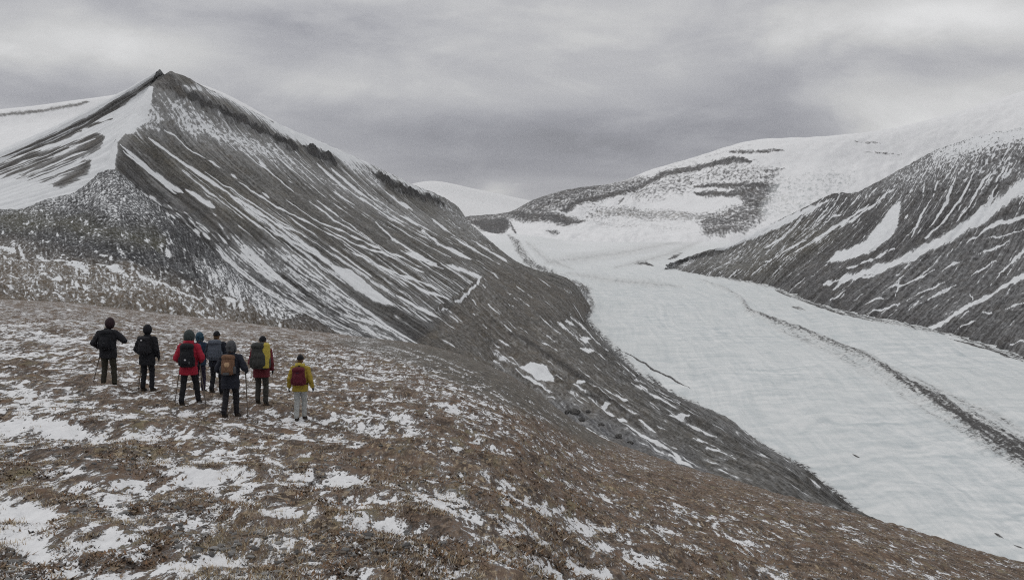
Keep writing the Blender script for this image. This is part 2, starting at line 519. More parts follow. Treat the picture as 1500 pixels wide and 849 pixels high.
# scoop of drifted snow at the foot
scoop = pr.fill([(296, 378), (357, 350), (425, 366), (480, 410), (530, 455), (605, 503), (540, 500), (470, 474), (400, 458), (330, 418)], 12)
pr.lay('snow', scoop, 0.52); pr.lay('amp', scoop, 1.5)
for ln, w in [
    ([(176, 210), (215, 243), (250, 270), (268, 282)], 5), ([(180, 219), (205, 239), (240, 266), (258, 281)], 3),
    ([(217, 202), (250, 224), (287, 248), (335, 280), (379, 308), (420, 340), (470, 375)], 4.2), ([(195, 215), (225, 235), (247, 250)], 3),
    ([(272, 277), (295, 290), (314, 301)], 7), ([(300, 250), (340, 275), (400, 318), (450, 352)], 3),
    ([(240, 190), (258, 201), (275, 217), (300, 228)], 5), ([(306, 232), (322, 242)], 6), ([(338, 253), (347, 260)], 6), ([(385, 280), (395, 288)], 6),
    ([(350, 264), (400, 298), (450, 325), (502, 350), (548, 380)], 4), ([(350, 291), (400, 325), (470, 360), (520, 390)], 5),
    ([(418, 291), (460, 318), (513, 345), (580, 380)], 3.4), ([(453, 296), (490, 325), (530, 347), (575, 372), (621, 398)], 4),
    ([(464, 291), (500, 318), (545, 350)], 3), ([(464, 239), (500, 270), (545, 299), (600, 335), (643, 359)], 5.5),
    ([(485, 245), (520, 275), (560, 305), (590, 325)], 3.4), ([(499, 245), (540, 283), (580, 310), (640, 342)], 3.4),
    ([(550, 323), (575, 348), (605, 367), (640, 385)], 4.4), ([(567, 323), (600, 345), (660, 375)], 3.2), ([(594, 364), (620, 376), (640, 386)], 8),
    ([(561, 277), (585, 295), (605, 308)], 4.5), ([(632, 318), (660, 340), (690, 360)], 3.2), ([(380, 234), (388, 242)], 5), ([(420, 262), (428, 268)], 5),
    ([(350, 215), (390, 245), (430, 280)], 2.6), ([(400, 225), (440, 258), (480, 290), (520, 318)], 2.8), ([(430, 230), (470, 265), (520, 300)], 2.8),
    ([(581, 432), (610, 447), (640, 461)], 11), ([(388, 330), (430, 355), (483, 388)], 4.5), ([(440, 358), (490, 390)], 4.5),
    ([(504, 361), (560, 388), (625, 425), (660, 440)], 4.5), ([(556, 385), (600, 405), (640, 425), (665, 438)], 4), ([(587, 364), (620, 380), (650, 392)], 5.5),
    ([(654, 385), (680, 395), (712, 410)], 12), ([(474, 330), (520, 355), (560, 372), (600, 395)], 3.4), ([(520, 336), (560, 362), (620, 390)], 3.4),
    ([(357, 355), (400, 395), (440, 440), (480, 470), (530, 490), (584, 502)], 11), ([(379, 373), (420, 410), (464, 450), (510, 480)], 8),
    ([(437, 370), (470, 400), (500, 425), (530, 448)], 6), ([(403, 364), (440, 395), (480, 430)], 5), ([(296, 382), (340, 415), (380, 440), (409, 456)], 12),
    ([(317, 364), (350, 395), (390, 430), (430, 455)], 8), ([(336, 358), (380, 395), (420, 435)], 6), ([(510, 437), (545, 462), (575, 480), (618, 504)], 9),
    ([(440, 407), (490, 440), (530, 475), (560, 495)], 13), ([(330, 290), (370, 320), (410, 350)], 3), ([(430, 395), (480, 425), (520, 452)], 3.5),
    ([(610, 330), (640, 352), (690, 380)], 3.4), ([(660, 345), (700, 368), (740, 388)], 3), ([(690, 350), (720, 370), (760, 392)], 3),
]:
    pr.add_snow(pr.stroke(ln, w * 0.42 + 0.3), 1.0)
lower = pr.fill([(250, 230), (330, 270), (460, 330), (560, 345), (640, 360), (712, 385), (690, 417), (632, 470), (560, 440), (480, 400), (380, 330), (300, 290)], 4)
pr.gullies(120, 901, (0.1, 0.85), (0.1, 0.9), (1.7, 2.9), (60, 240), (0.58, 0.88), lower, drift=1.5)
up = pr.fill([(300, 150), (400, 200), (500, 240), (600, 285), (680, 330), (730, 370), (640, 360), (540, 320), (440, 270), (340, 215), (260, 180)], 4)
pr.gullies(140, 902, (0.3, 0.95), (0.1, 0.7), (1.7, 3.0), (50, 200), (0.55, 0.85), up, drift=1.5)
pr.gullies(190, 916, (0.0, 0.45), (0.1, 0.8), (2.2, 4.6), (8, 30), (0.6, 0.95), pr.fill([(170, 250), (215, 262), (300, 315), (400, 372), (440, 400), (400, 440), (330, 400), (250, 345), (180, 300)], 6))
pr.gullies(90, 903, (0.05, 0.8), (0.1, 0.9), (2.4, 4.6), (12, 40), (0.6, 0.95))
pr.gullies(120, 904, (0.0, 0.5), (0.5, 0.98), (2.4, 5.0), (40, 140), (0.6, 0.95), scoop)
pr.gullies(110, 905, (0.0, 0.5), (0.5, 0.98), (2.2, 4.5), (30, 110), (0.65, 0.9), scoop, rock=True)
pr.add_snow(pr.fill([(483, 388), (516, 397), (544, 419), (575, 443), (581, 450), (550, 440), (520, 422), (492, 400)], 3), 1.0)
pr.lay('iso', pr.fill([(330, 225), (420, 255), (560, 330), (640, 380), (560, 370), (440, 310), (360, 270)], 14), 0.35)
pr.add_rock(np.clip(cl * 1.3, 0, 1), 0.06)
pr.lay('rock', np.clip(cl * 1.5, 0, 1), (0.05, 0.049, 0.05))
top = pr.fill([(241, 104), (222, 122), (226, 131), (250, 134), (275, 150), (275, 135), (262, 118)], 4)
pr.add_rock(top, 0.2); pr.lay('rock', top, (0.085, 0.08, 0.076))
# the snow spine, shared by both faces; it dives under the boulder field
for p in (pr, pl):
    sp = p.stroke([(222, 128), (205, 147), (190, 169), (172, 195), (160, 215), (150, 245), (135, 268), (105, 284)], [9, 20, 25, 22, 22, 23, 30, 38])
    p.lay('snow', np.clip(sp * 2.2, 0, 1), 0.95)
    p.lay('amp', np.clip(sp * 2, 0, 1), 0.5)
pr.lay('snow', pr.fill([(172, 205), (184, 193), (198, 200), (300, 290), (330, 345), (215, 280), (168, 250)], 3) * 0.8, 0.2)
for ln, w in [([(176, 210), (215, 243), (250, 270), (268, 282)], 5), ([(180, 219), (205, 239), (240, 266), (258, 281)], 3), ([(217, 202), (250, 224), (287, 248), (335, 280)], 4.2), ([(272, 277), (295, 290), (314, 301)], 7)]:
    pr.add_snow(pr.stroke(ln, w), 1.0)

# left flank ----------------------------------------------------------
pl.snow[:] = np.clip(np.maximum(pl.snow, 0.72), 0, 1); pl.amp[:] = 0.9
sp = pl.stroke([(222, 128), (205, 147), (190, 169), (172, 195), (160, 215), (150, 245), (135, 268), (105, 284)], [9, 20, 25, 22, 22, 23, 30, 38])
pl.lay('snow', np.clip(sp * 2.2, 0, 1), 0.97)
pl.rock[:] = (0.082, 0.078, 0.075)
for ln, w in [
    ([(241, 108), (222, 119), (206, 130), (168, 150), (144, 165), (95, 190), (40, 214), (0, 231)], [8, 9, 9, 7, 6, 6, 6, 6]),
    ([(200, 138), (160, 163), (108, 191), (54, 214), (0, 238)], [5, 6, 6, 5, 4]), ([(120, 193), (80, 210), (40, 222), (0, 240)], 3.5),
    ([(146, 195), (110, 207), (70, 222), (27, 236)], [8, 5, 4, 2]), ([(100, 215), (60, 230), (0, 252)], 4),
    ([(150, 199), (137, 210), (110, 226), (70, 242), (27, 260)], [16, 22, 15, 8, 3]), ([(80, 230), (40, 247), (0, 264)], 4), ([(60, 222), (20, 238), (-40, 262)], 4),
    ([(185, 152), (140, 176), (90, 200), (30, 224)], 2.5), ([(165, 172), (120, 190), (70, 212), (20, 232)], 2.6), ([(140, 205), (100, 218), (50, 238), (0, 258)], 2.6), ([(100, 250), (60, 264), (20, 278)], 3), ([(20, 232), (-40, 255), (-100, 280)], 3),
    ([(132, 234), (120, 248), (95, 264), (70, 280)], [12, 20, 16, 8]), ([(118, 240), (90, 252), (62, 264)], 5), ([(66, 245), (36, 257), (5, 270)], 4), ([(45, 236), (10, 250), (-60, 275)], 3.5),
]:
    pl.add_rock(pl.stroke(ln, w), 0.05)
for ln, w in [([(140, 203), (110, 214), (70, 230), (30, 246)], 3), ([(128, 220), (95, 232), (60, 248), (30, 259)], 3), ([(126, 236), (95, 247), (60, 262)], 3)]:
    pl.add_snow(pl.stroke(ln, w), 1.0)
pl.gullies(120, 906, (0.2, 0.95), (0.2, 0.8), (2.4, 5.0), (60, 190), (0.7, 0.98), pl.fill([(150, 196), (90, 205), (-100, 262), (-100, 290), (60, 282), (110, 262), (135, 235)], 3), rock=True)
pl.gullies(40, 907, (0.2, 0.95), (0.2, 0.8), (2.2, 3.6), (60, 180), (0.7, 1.0))
pl.lay('snow', pl.fill([(-200, 262), (30, 262), (75, 272), (110, 284), (100, 300), (0, 312), (-200, 340)], 6), 0.85)
pl.lay('amp', pl.fill([(-200, 262), (30, 262), (75, 272), (110, 284), (100, 300), (0, 312), (-200, 340)], 8), 0.7)

# boulder field and lower grassy slope ---------------------------------
pf.iso[:] = 0.6; pf.snow[:] = 0.23; pf.amp[:] = 1.9
pf.rock[:] = (0.025, 0.025, 0.028)
pf.lay('snow', pf.stroke([(-60, 315), (60, 300), (130, 282), (168, 262), (215, 285)], [26, 30, 34, 26, 30]), 0.42)
pf.lay('snow', pf.fill([(120, 285), (165, 258), (210, 285), (240, 320), (150, 320)], 16), 0.42)
pf.lay('rock', pf.stroke([(0, 325), (70, 325), (140, 338), (200, 345), (240, 352)], 26), (0.052, 0.05, 0.035))
pf.lay('rock', pf.fill([(-500, 350), (0, 352), (80, 372), (200, 395), (290, 430), (400, 465), (500, 500), (500, 560), (-500, 560)], 18), (0.100, 0.080, 0.060))
pf.lay('snow', pf.fill([(-500, 350), (0, 355), (60, 365), (200, 400), (290, 430), (400, 465), (400, 470), (-500, 430)], 14), 0.36)
pf.lay('snow', pf.fill([(-500, 424), (0, 422), (150, 440), (300, 455), (300, 475), (-500, 460)], 10), 0.25)
pf.lay('iso', pf.fill([(250, 320), (420, 450), (500, 500), (350, 470), (250, 400)], 24), 0.35)
pf.lay('snow', pf.fill([(290, 378), (330, 385), (420, 450), (430, 470), (370, 452), (310, 425)], 14), 0.5)
for ln, w in [
    ([(54, 367), (85, 380), (110, 393), (130, 402)], 9), ([(135, 388), (160, 399), (188, 408)], 7), ([(200, 407), (230, 420), (260, 428), (292, 436)], 8),
    ([(24, 359), (40, 370), (48, 384)], 5), ([(-40, 352), (0, 359), (22, 363)], 8), ([(-40, 370), (0, 377), (25, 386)], 5), ([(-20, 405), (0, 412), (25, 420)], 6),
    ([(62, 424), (88, 432)], 5), ([(163, 418), (182, 426)], 5), ([(146, 370), (157, 376)], 5), ([(60, 410), (92, 416)], 4.5), ([(285, 450), (305, 460), (325, 470)], 3.5),
    ([(239, 437), (252, 446)], 4), ([(325, 440), (345, 450), (362, 453)], 6), ([(287, 321), (310, 328), (325, 332)], 3), ([(244, 318), (260, 326)], 4),
    ([(0, 365), (30, 375), (60, 383)], 4), ([(100, 384), (120, 396)], 5), ([(10, 396), (40, 402), (70, 406)], 3.5), ([(300, 433), (320, 446)], 4), ([(205, 418), (225, 428)], 4),
]:
    pf.add_snow(pf.stroke(ln, w * 0.8), 0.9)
pf.gullies(420, 908, (0.1, 0.95), (0.0, 0.55), (2.4, 5.0), (10, 34), (0.6, 1.0), drift=5)
pf.gullies(260, 909, (0.1, 0.95), (0.35, 0.8), (1.4, 3.0), (8, 36), (0.6, 1.0), drift=4)
pf.gullies(420, 917, (0.05, 0.98), (0.45, 0.85), (0.9, 2.2), (5, 26), (0.6, 1.0), drift=3)
pf.gullies(130, 910, (0.45, 0.95), (0.2, 0.7), (2.4, 4.0), (30, 80), (0.6, 1.0), pf.fill([(290, 360), (330, 360), (440, 450), (430, 470), (370, 452), (310, 425)], 4))

# ================================================================== LATERAL MORAINE
def mrow(a, b, c, d):
    g = gpt(*d)
    return [at(*a) + np.array([-60, -40, -45]), at(*a), at(*b), at(*c), g, g + np.array([60, 60, -45])]


M = [
    mrow((640, 452, 1010), (690, 412, 1125), (745, 392, 1400), (805, 402)),
    mrow((655, 495, 985), (720, 448, 1060), (792, 425, 1300), (861, 424)),
    mrow((700, 530, 940), (765, 490, 1000), (820, 460, 1200), (858, 465)),
    mrow((760, 575, 870), (830, 535, 920), (880, 517, 1050), (928, 538)),
    mrow((820, 615, 790), (890, 578, 850), (940, 562, 930), (985, 578)),
    mrow((890, 660, 710), (960, 622, 780), (1020, 610, 850), (1075, 620)),
    mrow((960, 695, 650), (1040, 668, 720), (1090, 652, 780), (1140, 665)),
    mrow((1050, 735, 600), (1120, 705, 670), (1165, 694, 730), (1207, 703)),
    mrow((1150, 775, 570), (1190, 750, 640), (1225, 738, 690), (1257, 750)),
    mrow((1270, 820, 530), (1290, 790, 590), (1310, 780, 620), (1330, 790)),
]
M = [list(r) for r in zip(*M)]                     # u across, v down the valley
pm = Patch(M, 280, 620)
rid = np.abs(perlin(pm.s / 36, pm.t / 420, 31)) * 9 + np.abs(perlin(pm.s / 14, pm.t / 160, 32)) * 3.5
ravine = np.clip(1 - np.abs(pm.px - np.interp(pm.py, [470, 525, 590, 650, 720], [650, 715, 835, 930, 1080])) / 70, 0, 1)
relief(pm, (rid - 5) + fbm(pm.s / 14, pm.t / 20, 33, 3) * (1.3 + 1.2 * ravine))
pm.snow[:] = 0.21; pm.amp[:] = 1.2; pm.iso[:] = 0.35
pm.rock[:] = (0.092, 0.088, 0.082)
pm.lay('rock', pm.fill([(640, 470), (690, 415), (760, 440), (850, 530), (930, 600), (860, 610), (760, 560)], 25), (0.098, 0.089, 0.079))
pm.lay('rock', pm.stroke([(860, 430), (900, 520), (1000, 592), (1120, 665), (1240, 745)], 34), (0.066, 0.064, 0.062))
pm.lay('rock', pm.stroke([(800, 590), (850, 610), (930, 640), (1040, 690)], 26), (0.10, 0.1, 0.105))
pm.lay('snow', pm.fill([(735, 375), (810, 400), (868, 425), (868, 470), (820, 440), (750, 405)], 10), 0.46)
pm.lay('amp', pm.fill([(735, 375), (810, 400), (868, 425), (868, 470), (820, 440), (750, 405)], 10), 2.0)
pm.lay('snow', pm.stroke([(640, 470), (700, 515), (760, 550), (820, 590), (900, 640)], 22), 0.34)
pm.lay('snow', pm.stroke([(870, 480), (920, 530), (1000, 582), (1100, 640), (1180, 695)], 10), 0.4)
for ln, w in [
    ([(648, 482), (673, 500), (700, 513), (732, 524)], 9), ([(755, 537), (789, 557), (805, 568)], 5), ([(845, 622), (870, 635), (892, 646)], 4), ([(912, 613), (939, 632), (973, 651)], 4.5),
    ([(984, 656), (1004, 673), (1035, 690)], 4.5), ([(883, 566), (919, 582)], 6), ([(686, 453), (696, 458)], 5), ([(727, 420), (748, 431)], 3.5), ([(769, 455), (780, 463)], 4),
    ([(789, 499), (815, 507)], 4), ([(632, 475), (650, 455), (672, 437), (692, 418), (712, 396)], 5), ([(845, 558), (858, 562)], 5), ([(880, 588), (896, 590)], 5),
    ([(799, 451), (840, 489), (871, 502)], 5), ([(936, 614), (960, 631)], 4), ([(1035, 655), (1079, 674)], 3.5), ([(1015, 642), (1030, 649)], 4), ([(1106, 679), (1118, 687)], 4),
    ([(905, 605), (918, 612)], 5), ([(820, 460), (845, 480)], 4), ([(930, 545), (960, 562)], 6), ([(740, 440), (756, 448)], 3), ([(850, 505), (870, 515)], 4), ([(980, 600), (1010, 612)], 3.5),
    ([(1060, 660), (1085, 672)], 3), ([(950, 640), (985, 656)], 3), ([(700, 470), (715, 478)], 3.5), ([(870, 640), (895, 652)], 5),
]:
    pm.add_snow(pm.stroke(ln, w * 0.7), 1.0)
pm.gullies(330, 911, (0.1, 0.85), (0.0, 0.95), (1.8, 4.0), (12, 60), (0.55, 0.95))
pm.gullies(90, 912, (0.55, 0.85), (0.0, 0.45), (2.5, 5.0), (40, 130), (0.6, 0.95))
pm.add_snow(pm.fill([(760, 531), (778, 526), (800, 534), (812, 549), (806, 556), (784, 549)], 3), 1.0)
for ln in ([(745, 485), (789, 513), (833, 543), (870, 566)], [(850, 570), (900, 590), (960, 640)], [(800, 420), (850, 445)], [(770, 410), (830, 440), (858, 452)]):
    f = pm.stroke(ln, 5)
    pm.lay('rock', f, (0.045, 0.042, 0.04)); pm.add_rock(f, 0.1)

build_patches('hill', [pf], slope_material('boulder_field', 0.5, bump_m=1.2), 'dark boulder-strewn foothill between the hikers and the peak', 'hill')
build_patches('mountain', [pr, pl], MAT_SLOPE,
              'dark pyramid peak with snow-filled gullies above the hikers', 'mountain')
build_patches('moraine', [pm], MAT_SLOPE,
              'long brown moraine bank between the dark peak and the white ice', 'moraine')

# ================================================================== RIGHT MOUNTAIN
def dcol(a, b, c, e, rise):
    g = gpt(*e)
    yb = g[1]
    return [at(a[0], a[1], yb + rise), at(b[0], b[1], yb + rise * 0.62), at(c[0], c[1], yb + rise * 0.30), g, g + np.array([-50, -60, -45])]


D = [
    dcol((978, 390), (977, 391), (976, 393), (972, 395), 22),
    dcol((1002, 381), (999, 384), (994, 388), (987, 393), 60),
    dcol((1030, 371), (1022, 379), (1012, 387), (1000, 397), 110),
    dcol((1079, 355), (1062, 370), (1042, 386), (1017, 400), 170),
    dcol((1133, 328), (1105, 352), (1070, 380), (1034, 403), 230),
    dcol((1177, 306), (1140, 340), (1098, 378), (1060, 407), 280),
    dcol((1222, 284), (1180, 328), (1130, 374), (1090, 411), 310),
    dcol((1257, 281), (1218, 326), (1160, 374), (1118, 416), 330),
    dcol((1320, 248), (1275, 310), (1205, 374), (1145, 424), 340),
    dcol((1368, 222), (1325, 295), (1255, 374), (1175, 436), 350),
    dcol((1432, 200), (1385, 285), (1310, 378), (1225, 453), 360),
    dcol((1500, 187), (1450, 282), (1375, 386), (1285, 465), 370),
    dcol((1570, 175), (1520, 278), (1450, 396), (1362, 482), 380),
    dcol((1640, 160), (1590, 278), (1530, 406), (1440, 504), 390),
    dcol((1720, 150), (1680, 292), (1620, 425), (1530, 534), 400),
    dcol((1850, 135), (1800, 300), (1750, 445), (1660, 572), 410),
    dcol((2050, 120), (2000, 310), (1950, 470), (1850, 610), 420),
]
D = [[c[0] + np.array([120, 380, -60])] + c for c in D]
pd = Patch(D, 900, 440)
gul = np.abs(perlin(pd.s / 40, pd.t / 500, 41)) * 10 + np.abs(perlin(pd.s / 15, pd.t / 260, 42)) * 3
relief(pd, (gul - 4) * np.clip((pd.t - 420) / 100, 0, 1) * np.clip(pd.s / 400, 0.15, 1) + 2.0 * fbm(pd.s / 15, pd.t / 15, 43, 4))
pd.snow[:] = 0.22; pd.amp[:] = 1.15; pd.iso[:] = 0.3
pd.rock[:] = (0.062, 0.06, 0.061)
pd.lay('rock', pd.fill([(985, 392), (1100, 350), (1180, 320), (1250, 345), (1180, 385), (1120, 412), (1040, 402)], 15), (0.078, 0.074, 0.065))
pd.lay('rock', pd.fill([(1180, 375), (1270, 325), (1290, 320), (1265, 350), (1200, 378), (1140, 392)], 12), (0.05, 0.048, 0.049))
pd.lay('rock', pd.fill([(1330, 300), (1420, 290), (1400, 325), (1350, 345)], 14), (0.048, 0.046, 0.048))
pd.lay('snow', pd.fill([(1300, 262), (1368, 222), (1432, 198), (1500, 184), (2000, 120), (2000, 200), (1500, 215), (1430, 238), (1370, 256)], 18), 0.58)
pd.lay('amp', pd.fill([(1300, 262), (1368, 222), (1500, 184), (2000, 120), (2000, 240), (1500, 240), (1370, 262)], 18), 1.1)
pd.lay('iso', pd.fill([(1270, 285), (1330, 245), (1432, 195), (1500, 180), (2000, 120), (2000, 230), (1500, 262), (1400, 270), (1320, 285)], 14), 0.85)
pd.lay('snow', pd.fill([(1368, 226), (1432, 200), (1500, 187), (2000, 120), (2000, 160), (1500, 200), (1430, 213)], 10), 0.78)
pd.lay('snow', pd.fill([(1260, 285), (1330, 250), (1420, 240), (1500, 215), (1500, 255), (1400, 264), (1320, 280)], 16), 0.43)
pd.lay('snow', pd.fill([(1300, 385), (1500, 330), (1700, 330), (1700, 560), (1480, 510), (1250, 430)], 20), 0.30)
pd.lay('snow', pd.fill([(1000, 380), (1100, 350), (1140, 365), (1060, 402)], 14), 0.36)
pd.lay('snow', pd.fill([(960, 385), (1000, 374), (1025, 376), (1010, 395), (975, 400)], 8), 0.5)
for ln, w in [
    ([(1560, 225), (1500, 270), (1447, 311), (1384, 349), (1314, 384), (1253, 404), (1205, 418)], [26, 20, 17, 13, 11, 9, 5]), ([(1273, 298), (1240, 322), (1200, 348), (1164, 368)], 5.5),
    ([(1311, 273), (1279, 299), (1254, 318), (1228, 334)], 4.5), ([(1260, 286), (1241, 308), (1206, 324)], 4), ([(1285, 273), (1273, 286)], 3.5), ([(1355, 267), (1352, 286)], 4),
    ([(1374, 264), (1368, 283), (1349, 318), (1336, 346)], 4.4), ([(1400, 260), (1387, 295), (1362, 334)], 5), ([(1425, 257), (1409, 289), (1384, 321), (1355, 349)], 5),
    ([(1451, 251), (1438, 267), (1416, 308), (1400, 324)], 4.4), ([(1473, 241), (1457, 270)], 4.4), ([(1489, 238), (1467, 264)], 4.4), ([(1444, 299), (1413, 327)], 5.5), ([(1457, 279), (1444, 308)], 5),
    ([(1530, 302), (1500, 314), (1463, 327), (1416, 353)], 8), ([(1500, 333), (1448, 349)], 4.5), ([(1311, 365), (1275, 380), (1241, 394)], 5), ([(1540, 335), (1500, 365), (1463, 400)], 6.5),
    ([(1480, 350), (1432, 372)], 5), ([(1406, 381), (1381, 394)], 4.5), ([(1050, 366), (1090, 350), (1133, 331), (1180, 309), (1215, 292)], [9, 8, 9, 7, 4]), ([(1393, 407), (1328, 438)], 3.5),
    ([(1400, 414), (1359, 438)], 5.5), ([(1530, 392), (1500, 407), (1461, 427), (1423, 444), (1376, 473), (1359, 478)], [6, 6, 7, 6, 6, 8]), ([(1318, 444), (1270, 456)], 4), ([(1318, 407), (1311, 434)], 3),
    ([(1294, 434), (1263, 444)], 3), ([(1420, 427), (1427, 438)], 3), ([(1454, 456), (1440, 461)], 4), ([(1500, 496), (1478, 502)], 6), ([(1239, 407), (1219, 424)], 3.5), ([(1283, 400), (1253, 410)], 4.5),
    ([(1180, 352), (1150, 370), (1120, 384)], 3.5), ([(1150, 345), (1120, 364)], 4), ([(1210, 345), (1185, 360)], 4), ([(1370, 395), (1330, 412), (1300, 420)], 3.5), ([(1460, 380), (1420, 402)], 4),
    ([(1500, 440), (1470, 450)], 3.5), ([(1430, 470), (1400, 484)], 3.5), ([(1350, 440), (1330, 452)], 3), ([(1340, 322), (1332, 332)], 6), ([(1330, 312), (1326, 318)], 5), ([(1240, 424), (1215, 438)], 3),
]:
    pd.add_snow(pd.stroke(ln, w if not np.isscalar(w) else w * 0.52 + 0.3), 1.0)
pd.gullies(170, 913, (0.25, 0.95), (0.25, 0.55), (2.2, 3.8), (50, 220), (0.56, 0.85))
pd.gullies(260, 914, (0.1, 0.95), (0.3, 0.95), (2.2, 4.2), (20, 90), (0.56, 0.88))
pd.gullies(220, 915, (0.3, 0.95), (0.15, 0.35), (2.6, 5.0), (30, 100), (0.6, 0.9))
pd.add_snow(pd.fill([(1320, 293), (1315, 330), (1304, 347), (1270, 372), (1209, 386), (1225, 370), (1265, 353), (1290, 325), (1306, 300)], 3.5), 1.0)
for ln, w in [([(1320, 284), (1350, 281), (1400, 274)], 3), ([(1335, 291), (1380, 287)], 3), ([(1440, 272), (1470, 268)], 4)]:
    pd.add_rock(pd.stroke(ln, w), 0.15); pd.lay('rock', pd.stroke(ln, w + 2), (0.045, 0.043, 0.044))
build_patches('mountain', [pd], MAT_RIGHT, 'long scree mountainside with white snow gullies beyond the glacier', 'mountain')

# ================================================================== BACK RANGE
tops = [(600, 345), (640, 335), (678, 319), (742, 312), (782, 293), (831, 278), (904, 267), (956, 248), (1018, 230), (1101, 206), (1203, 200), (1300, 189), (1400, 165), (1500, 134), (1650, 90), (1900, 60)]
E = []
for i, (x, y) in enumerate(tops):
    yb = 356
    Yt = 4300 + 250 * math.sin(i * 1.1) + (0 if x < 1250 else -(x - 1250) * 0.9)
    col = [at(x, y, Yt) + np.array([0, 500, -90])]
    for f, g in ((0, 0), (0.30, 0.30), (0.55, 0.60), (0.8, 0.8), (1.0, 1.0), (1.12, 1.75)):
        col.append(at(x, y + (yb - y) * g, Yt + (3150 - Yt) * f))
    E.append(col)
pe = Patch(E, 760, 260)
relief(pe, 10 * fbm(pe.s / 160, pe.t / 300, 51, 3) * np.clip((pe.t - 600) / 200, 0, 1) + 3.0 * fbm(pe.s / 40, pe.t / 60, 52, 3) * np.clip((pe.t - 400) / 200, 0, 1))
pe.snow[:] = 0.9; pe.amp[:] = 0.8; pe.iso[:] = 0.65
pe.rock[:] = (0.075, 0.073, 0.075)
pe.lay('snow', pe.fill([(760, 305), (800, 290), (840, 279), (905, 268), (900, 280), (850, 291), (820, 306), (770, 312)], 5), 0.40)
pe.lay('snow', pe.stroke([(790, 303), (850, 287), (900, 275), (940, 260)], 20), 0.44)
pe.lay('snow', pe.fill([(900, 278), (960, 262), (1020, 250), (1090, 242), (1150, 262), (1020, 270), (960, 292)], 12), 0.60)
pe.lay('amp', pe.fill([(780, 300), (900, 278), (960, 262), (1020, 250), (1090, 242), (1150, 262), (1020, 275), (960, 296), (860, 320)], 14), 1.5)
pe.lay('iso', pe.fill([(900, 278), (960, 262), (1020, 250), (1090, 242), (1150, 262), (1020, 270), (960, 292)], 14), 0.2)
pe.lay('snow', pe.stroke([(960, 252), (1020, 234), (1100, 212)], 10), 0.68)
pe.lay('snow', pe.stroke([(877, 309), (950, 314), (1030, 318)], 13), 0.52)
pe.lay('rock', pe.stroke([(877, 309), (950, 314), (1030, 318)], 20), (0.26, 0.26, 0.26))
pe.lay('snow', pe.stroke([(870, 325), (940, 330), (1010, 336)], 12), 0.66)
for ln, w, lv in [
    ([(822, 310), (852, 294), (910, 283), (950, 266), (975, 254), (1027, 244), (1073, 234), (1100, 238)], 6, 0.12), ([(665, 322), (700, 316), (742, 311), (782, 295), (831, 281), (880, 272)], 9, 0.25),
    ([(735, 311), (800, 318), (860, 325)], 9, 0.15), ([(1018, 271), (1085, 272), (1145, 266)], 5, 0.15), ([(1018, 282), (1060, 285), (1092, 283)], 6, 0.15),
    ([(1069, 222), (1110, 222), (1149, 221)], 3.6, 0.3), ([(1045, 236), (1101, 239)], 3.6, 0.25), ([(1030, 325), (1060, 323), (1100, 316), (1130, 305)], 13, 0.28), ([(1036, 338), (1090, 334)], 11, 0.3),
    ([(748, 325), (757, 348)], 3, 0.2), ([(800, 337), (820, 340)], 6, 0.35), ([(905, 300), (915, 290)], 3, 0.4), ([(1120, 250), (1150, 245)], 4, 0.42), ([(1095, 262), (1140, 256)], 4, 0.4),
    ([(1250, 207), (1290, 209)], 2.2, 0.4), ([(1265, 222), (1320, 224)], 2.0, 0.4),
]:
    f = pe.stroke(ln, w)
    f = np.clip(pe.stroke(ln, w * 1.5) * 1.2, 0, 1)
    pe.add_rock(f, lv + 0.05)
    pe.lay('amp', np.clip(f * 2, 0, 1), 1.1)
for poly, lv in [([(678, 321), (742, 317), (749, 330), (735, 345), (712, 340)], 0.08), ([(1078, 272), (1140, 265), (1132, 296), (1112, 310), (1090, 300)], 0.32)]:
    pe.add_rock(pe.fill(poly, 5), lv)
    pe.lay('amp', pe.fill(poly, 10), 1.2)
for poly, lv, sf in [([(780, 297), (835, 281), (905, 270), (950, 258), (940, 268), (860, 290), (822, 308), (790, 308)], 0.40, 5), ([(870, 304), (950, 308), (1035, 310), (1035, 323), (950, 320), (880, 316)], 0.47, 4),
                     ([(1040, 244), (1145, 240), (1140, 262), (1030, 268)], 0.56, 8), ([(925, 275), (1000, 256), (1025, 262), (1000, 284), (930, 292)], 0.56, 8), ([(1075, 270), (1145, 264), (1140, 300), (1100, 316), (1030, 322), (1036, 310), (1085, 300)], 0.42, 6),
                     ([(1020, 326), (1100, 316), (1120, 322), (1090, 345), (1030, 345)], 0.44, 6), ([(680, 322), (745, 313), (800, 300), (800, 316), (745, 322)], 0.36, 5), ([(850, 312), (880, 300), (900, 318), (870, 326)], 0.6, 6)]:
    f = pe.fill(poly, sf)
    pe.lay('snow', f, np.minimum(pe.snow, lv)); pe.lay('amp', f, 1.2)
serac = pe.fill([(1117, 310), (1140, 262), (1200, 250), (1250, 245), (1250, 275), (1180, 310), (1130, 330)], 10)
pe.lay('snow', serac, 0.66); pe.lay('amp', serac, 1.0); pe.lay('rock', serac, (0.42, 0.45, 0.46))
pe.iso[:] = 0.92
build_patches('mountain', [pe], slope_material('back_range', 3.4, (0.82, 0.825, 0.84), edge=0.24), 'broad snow-covered range with dark rock bands closing the valley head', 'mountain')

